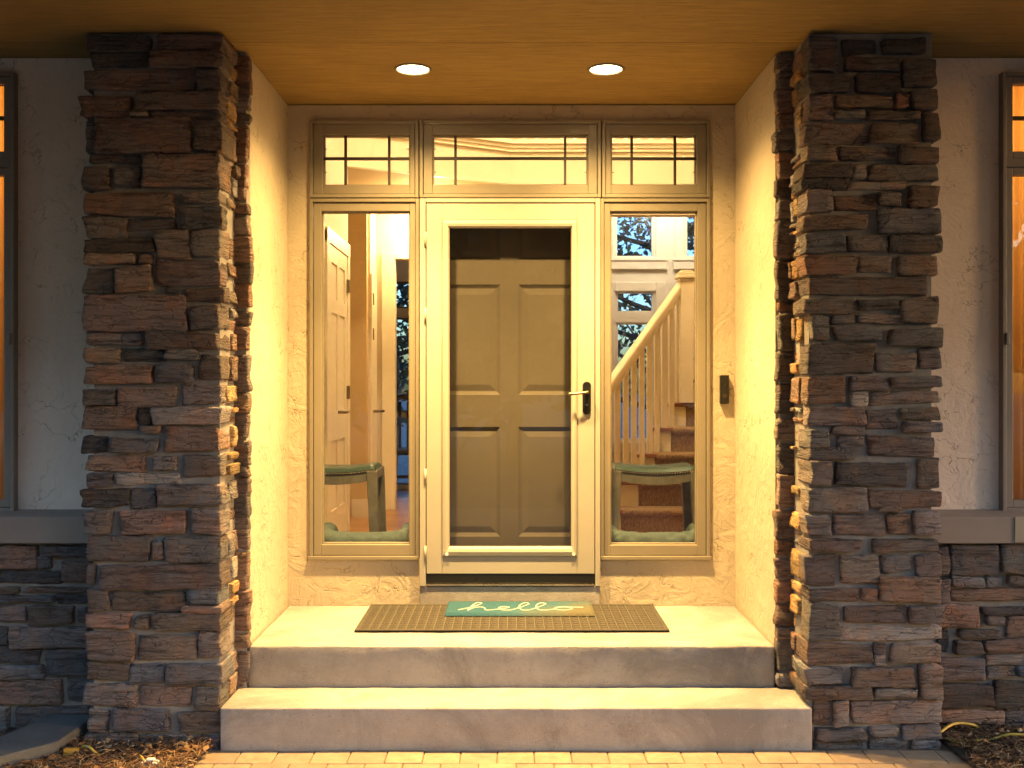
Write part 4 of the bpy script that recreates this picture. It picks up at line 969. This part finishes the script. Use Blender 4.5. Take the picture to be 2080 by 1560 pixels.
# ------------------------------------------------------------------ trees behind the house, seen through the back windows
def tree(x, y, h, label, seed, nleaf=2600, name="garden_tree", group="trees in the back garden", leaf=1.0):
    q = random.Random(seed); e = empty(name, (x, y, 0), label, "tree", group)
    m = MB(); pts = [Vector((x, y, -.1)), Vector((x+.1, y, h*.3)), Vector((x-.05, y+.1, h*.6)), Vector((x+.1, y, h*.95))]
    m.tube(spline(pts, 5), [.16-.14*i/15 for i in range(16)], 8); tips = []
    for i in range(26):
        f = q.uniform(.15, .9); b = Vector((x, y, h*f)); a = q.uniform(0, 6.28); L = h*.36*(1.1-f*.6)
        t1 = b + Vector((math.cos(a), math.sin(a), .35))*L*.5; t2 = b + Vector((math.cos(a+.3), math.sin(a+.3), .6))*L
        m.tube(spline([b, t1, t2], 4), [.045-.004*k for k in range(9)], 5); tips += [t1, t2, (t1+t2)/2]
    m.build("trunk", "bark", e)
    m = MB(); sg = .42*h/6.5
    for i in range(nleaf):
        c = q.choice(tips) + Vector((q.gauss(0,sg), q.gauss(0,sg), q.gauss(0,sg*.9))); s_ = q.uniform(.04, .11)*leaf
        u = Vector((q.gauss(0,1), q.gauss(0,1), q.gauss(0,1))).normalized()*s_; v = u.orthogonal().normalized()*s_*.55
        m.add([c-u, c+v, c+u, c-v], [(0,1,2,3)])
    m.build("crown", "leaves", e)
    return e
tree(2.2, 15.0, 6.8, "leafy tree outside the high garden window", 1, 8500, leaf=.8)
tree(3.9, 17.0, 7.5, "taller leafy tree outside the window by the newel post", 2, 8500, leaf=.85)
tree(-1.9, 15.5, 5.2, "leafy tree outside the window beyond the hall", 3, 8500, leaf=.85)
# the front yard trees that stand across from the house and show only as reflections in the glass
ft = tree(0, -9.5, 6.0, "leafy front yard tree mirrored in the entry glass", 21, 6000, "yard_tree", "trees across the front yard", 2.6)
for x, y, rz, sc_ in ((-5.5, -8.5, 1.1, 1.0), (5.2, -9, 2.4, .95), (-11, -8, 3.5, 1.1), (11, -8, 4.6, 1.05), (-17, -5, .6, 1.15), (17, -5, 5.3, 1.15), (-2.8, -12.5, 2.0, 1.2), (2.6, -12.5, 3.0, 1.15), (8.3, -12, .3, 1.2), (-8.3, -12, 5.8, 1.2), (20, 2, 1.9, 1.1), (-20, 2, 2.8, 1.1)):
    c = ft.copy(); C.objects.link(c); c.location = (x, y, 0); c.rotation_euler = (0, 0, rz); c.scale = (sc_, sc_, sc_)
    for k in ft.children:
        d = k.copy(); C.objects.link(d); d.parent = c
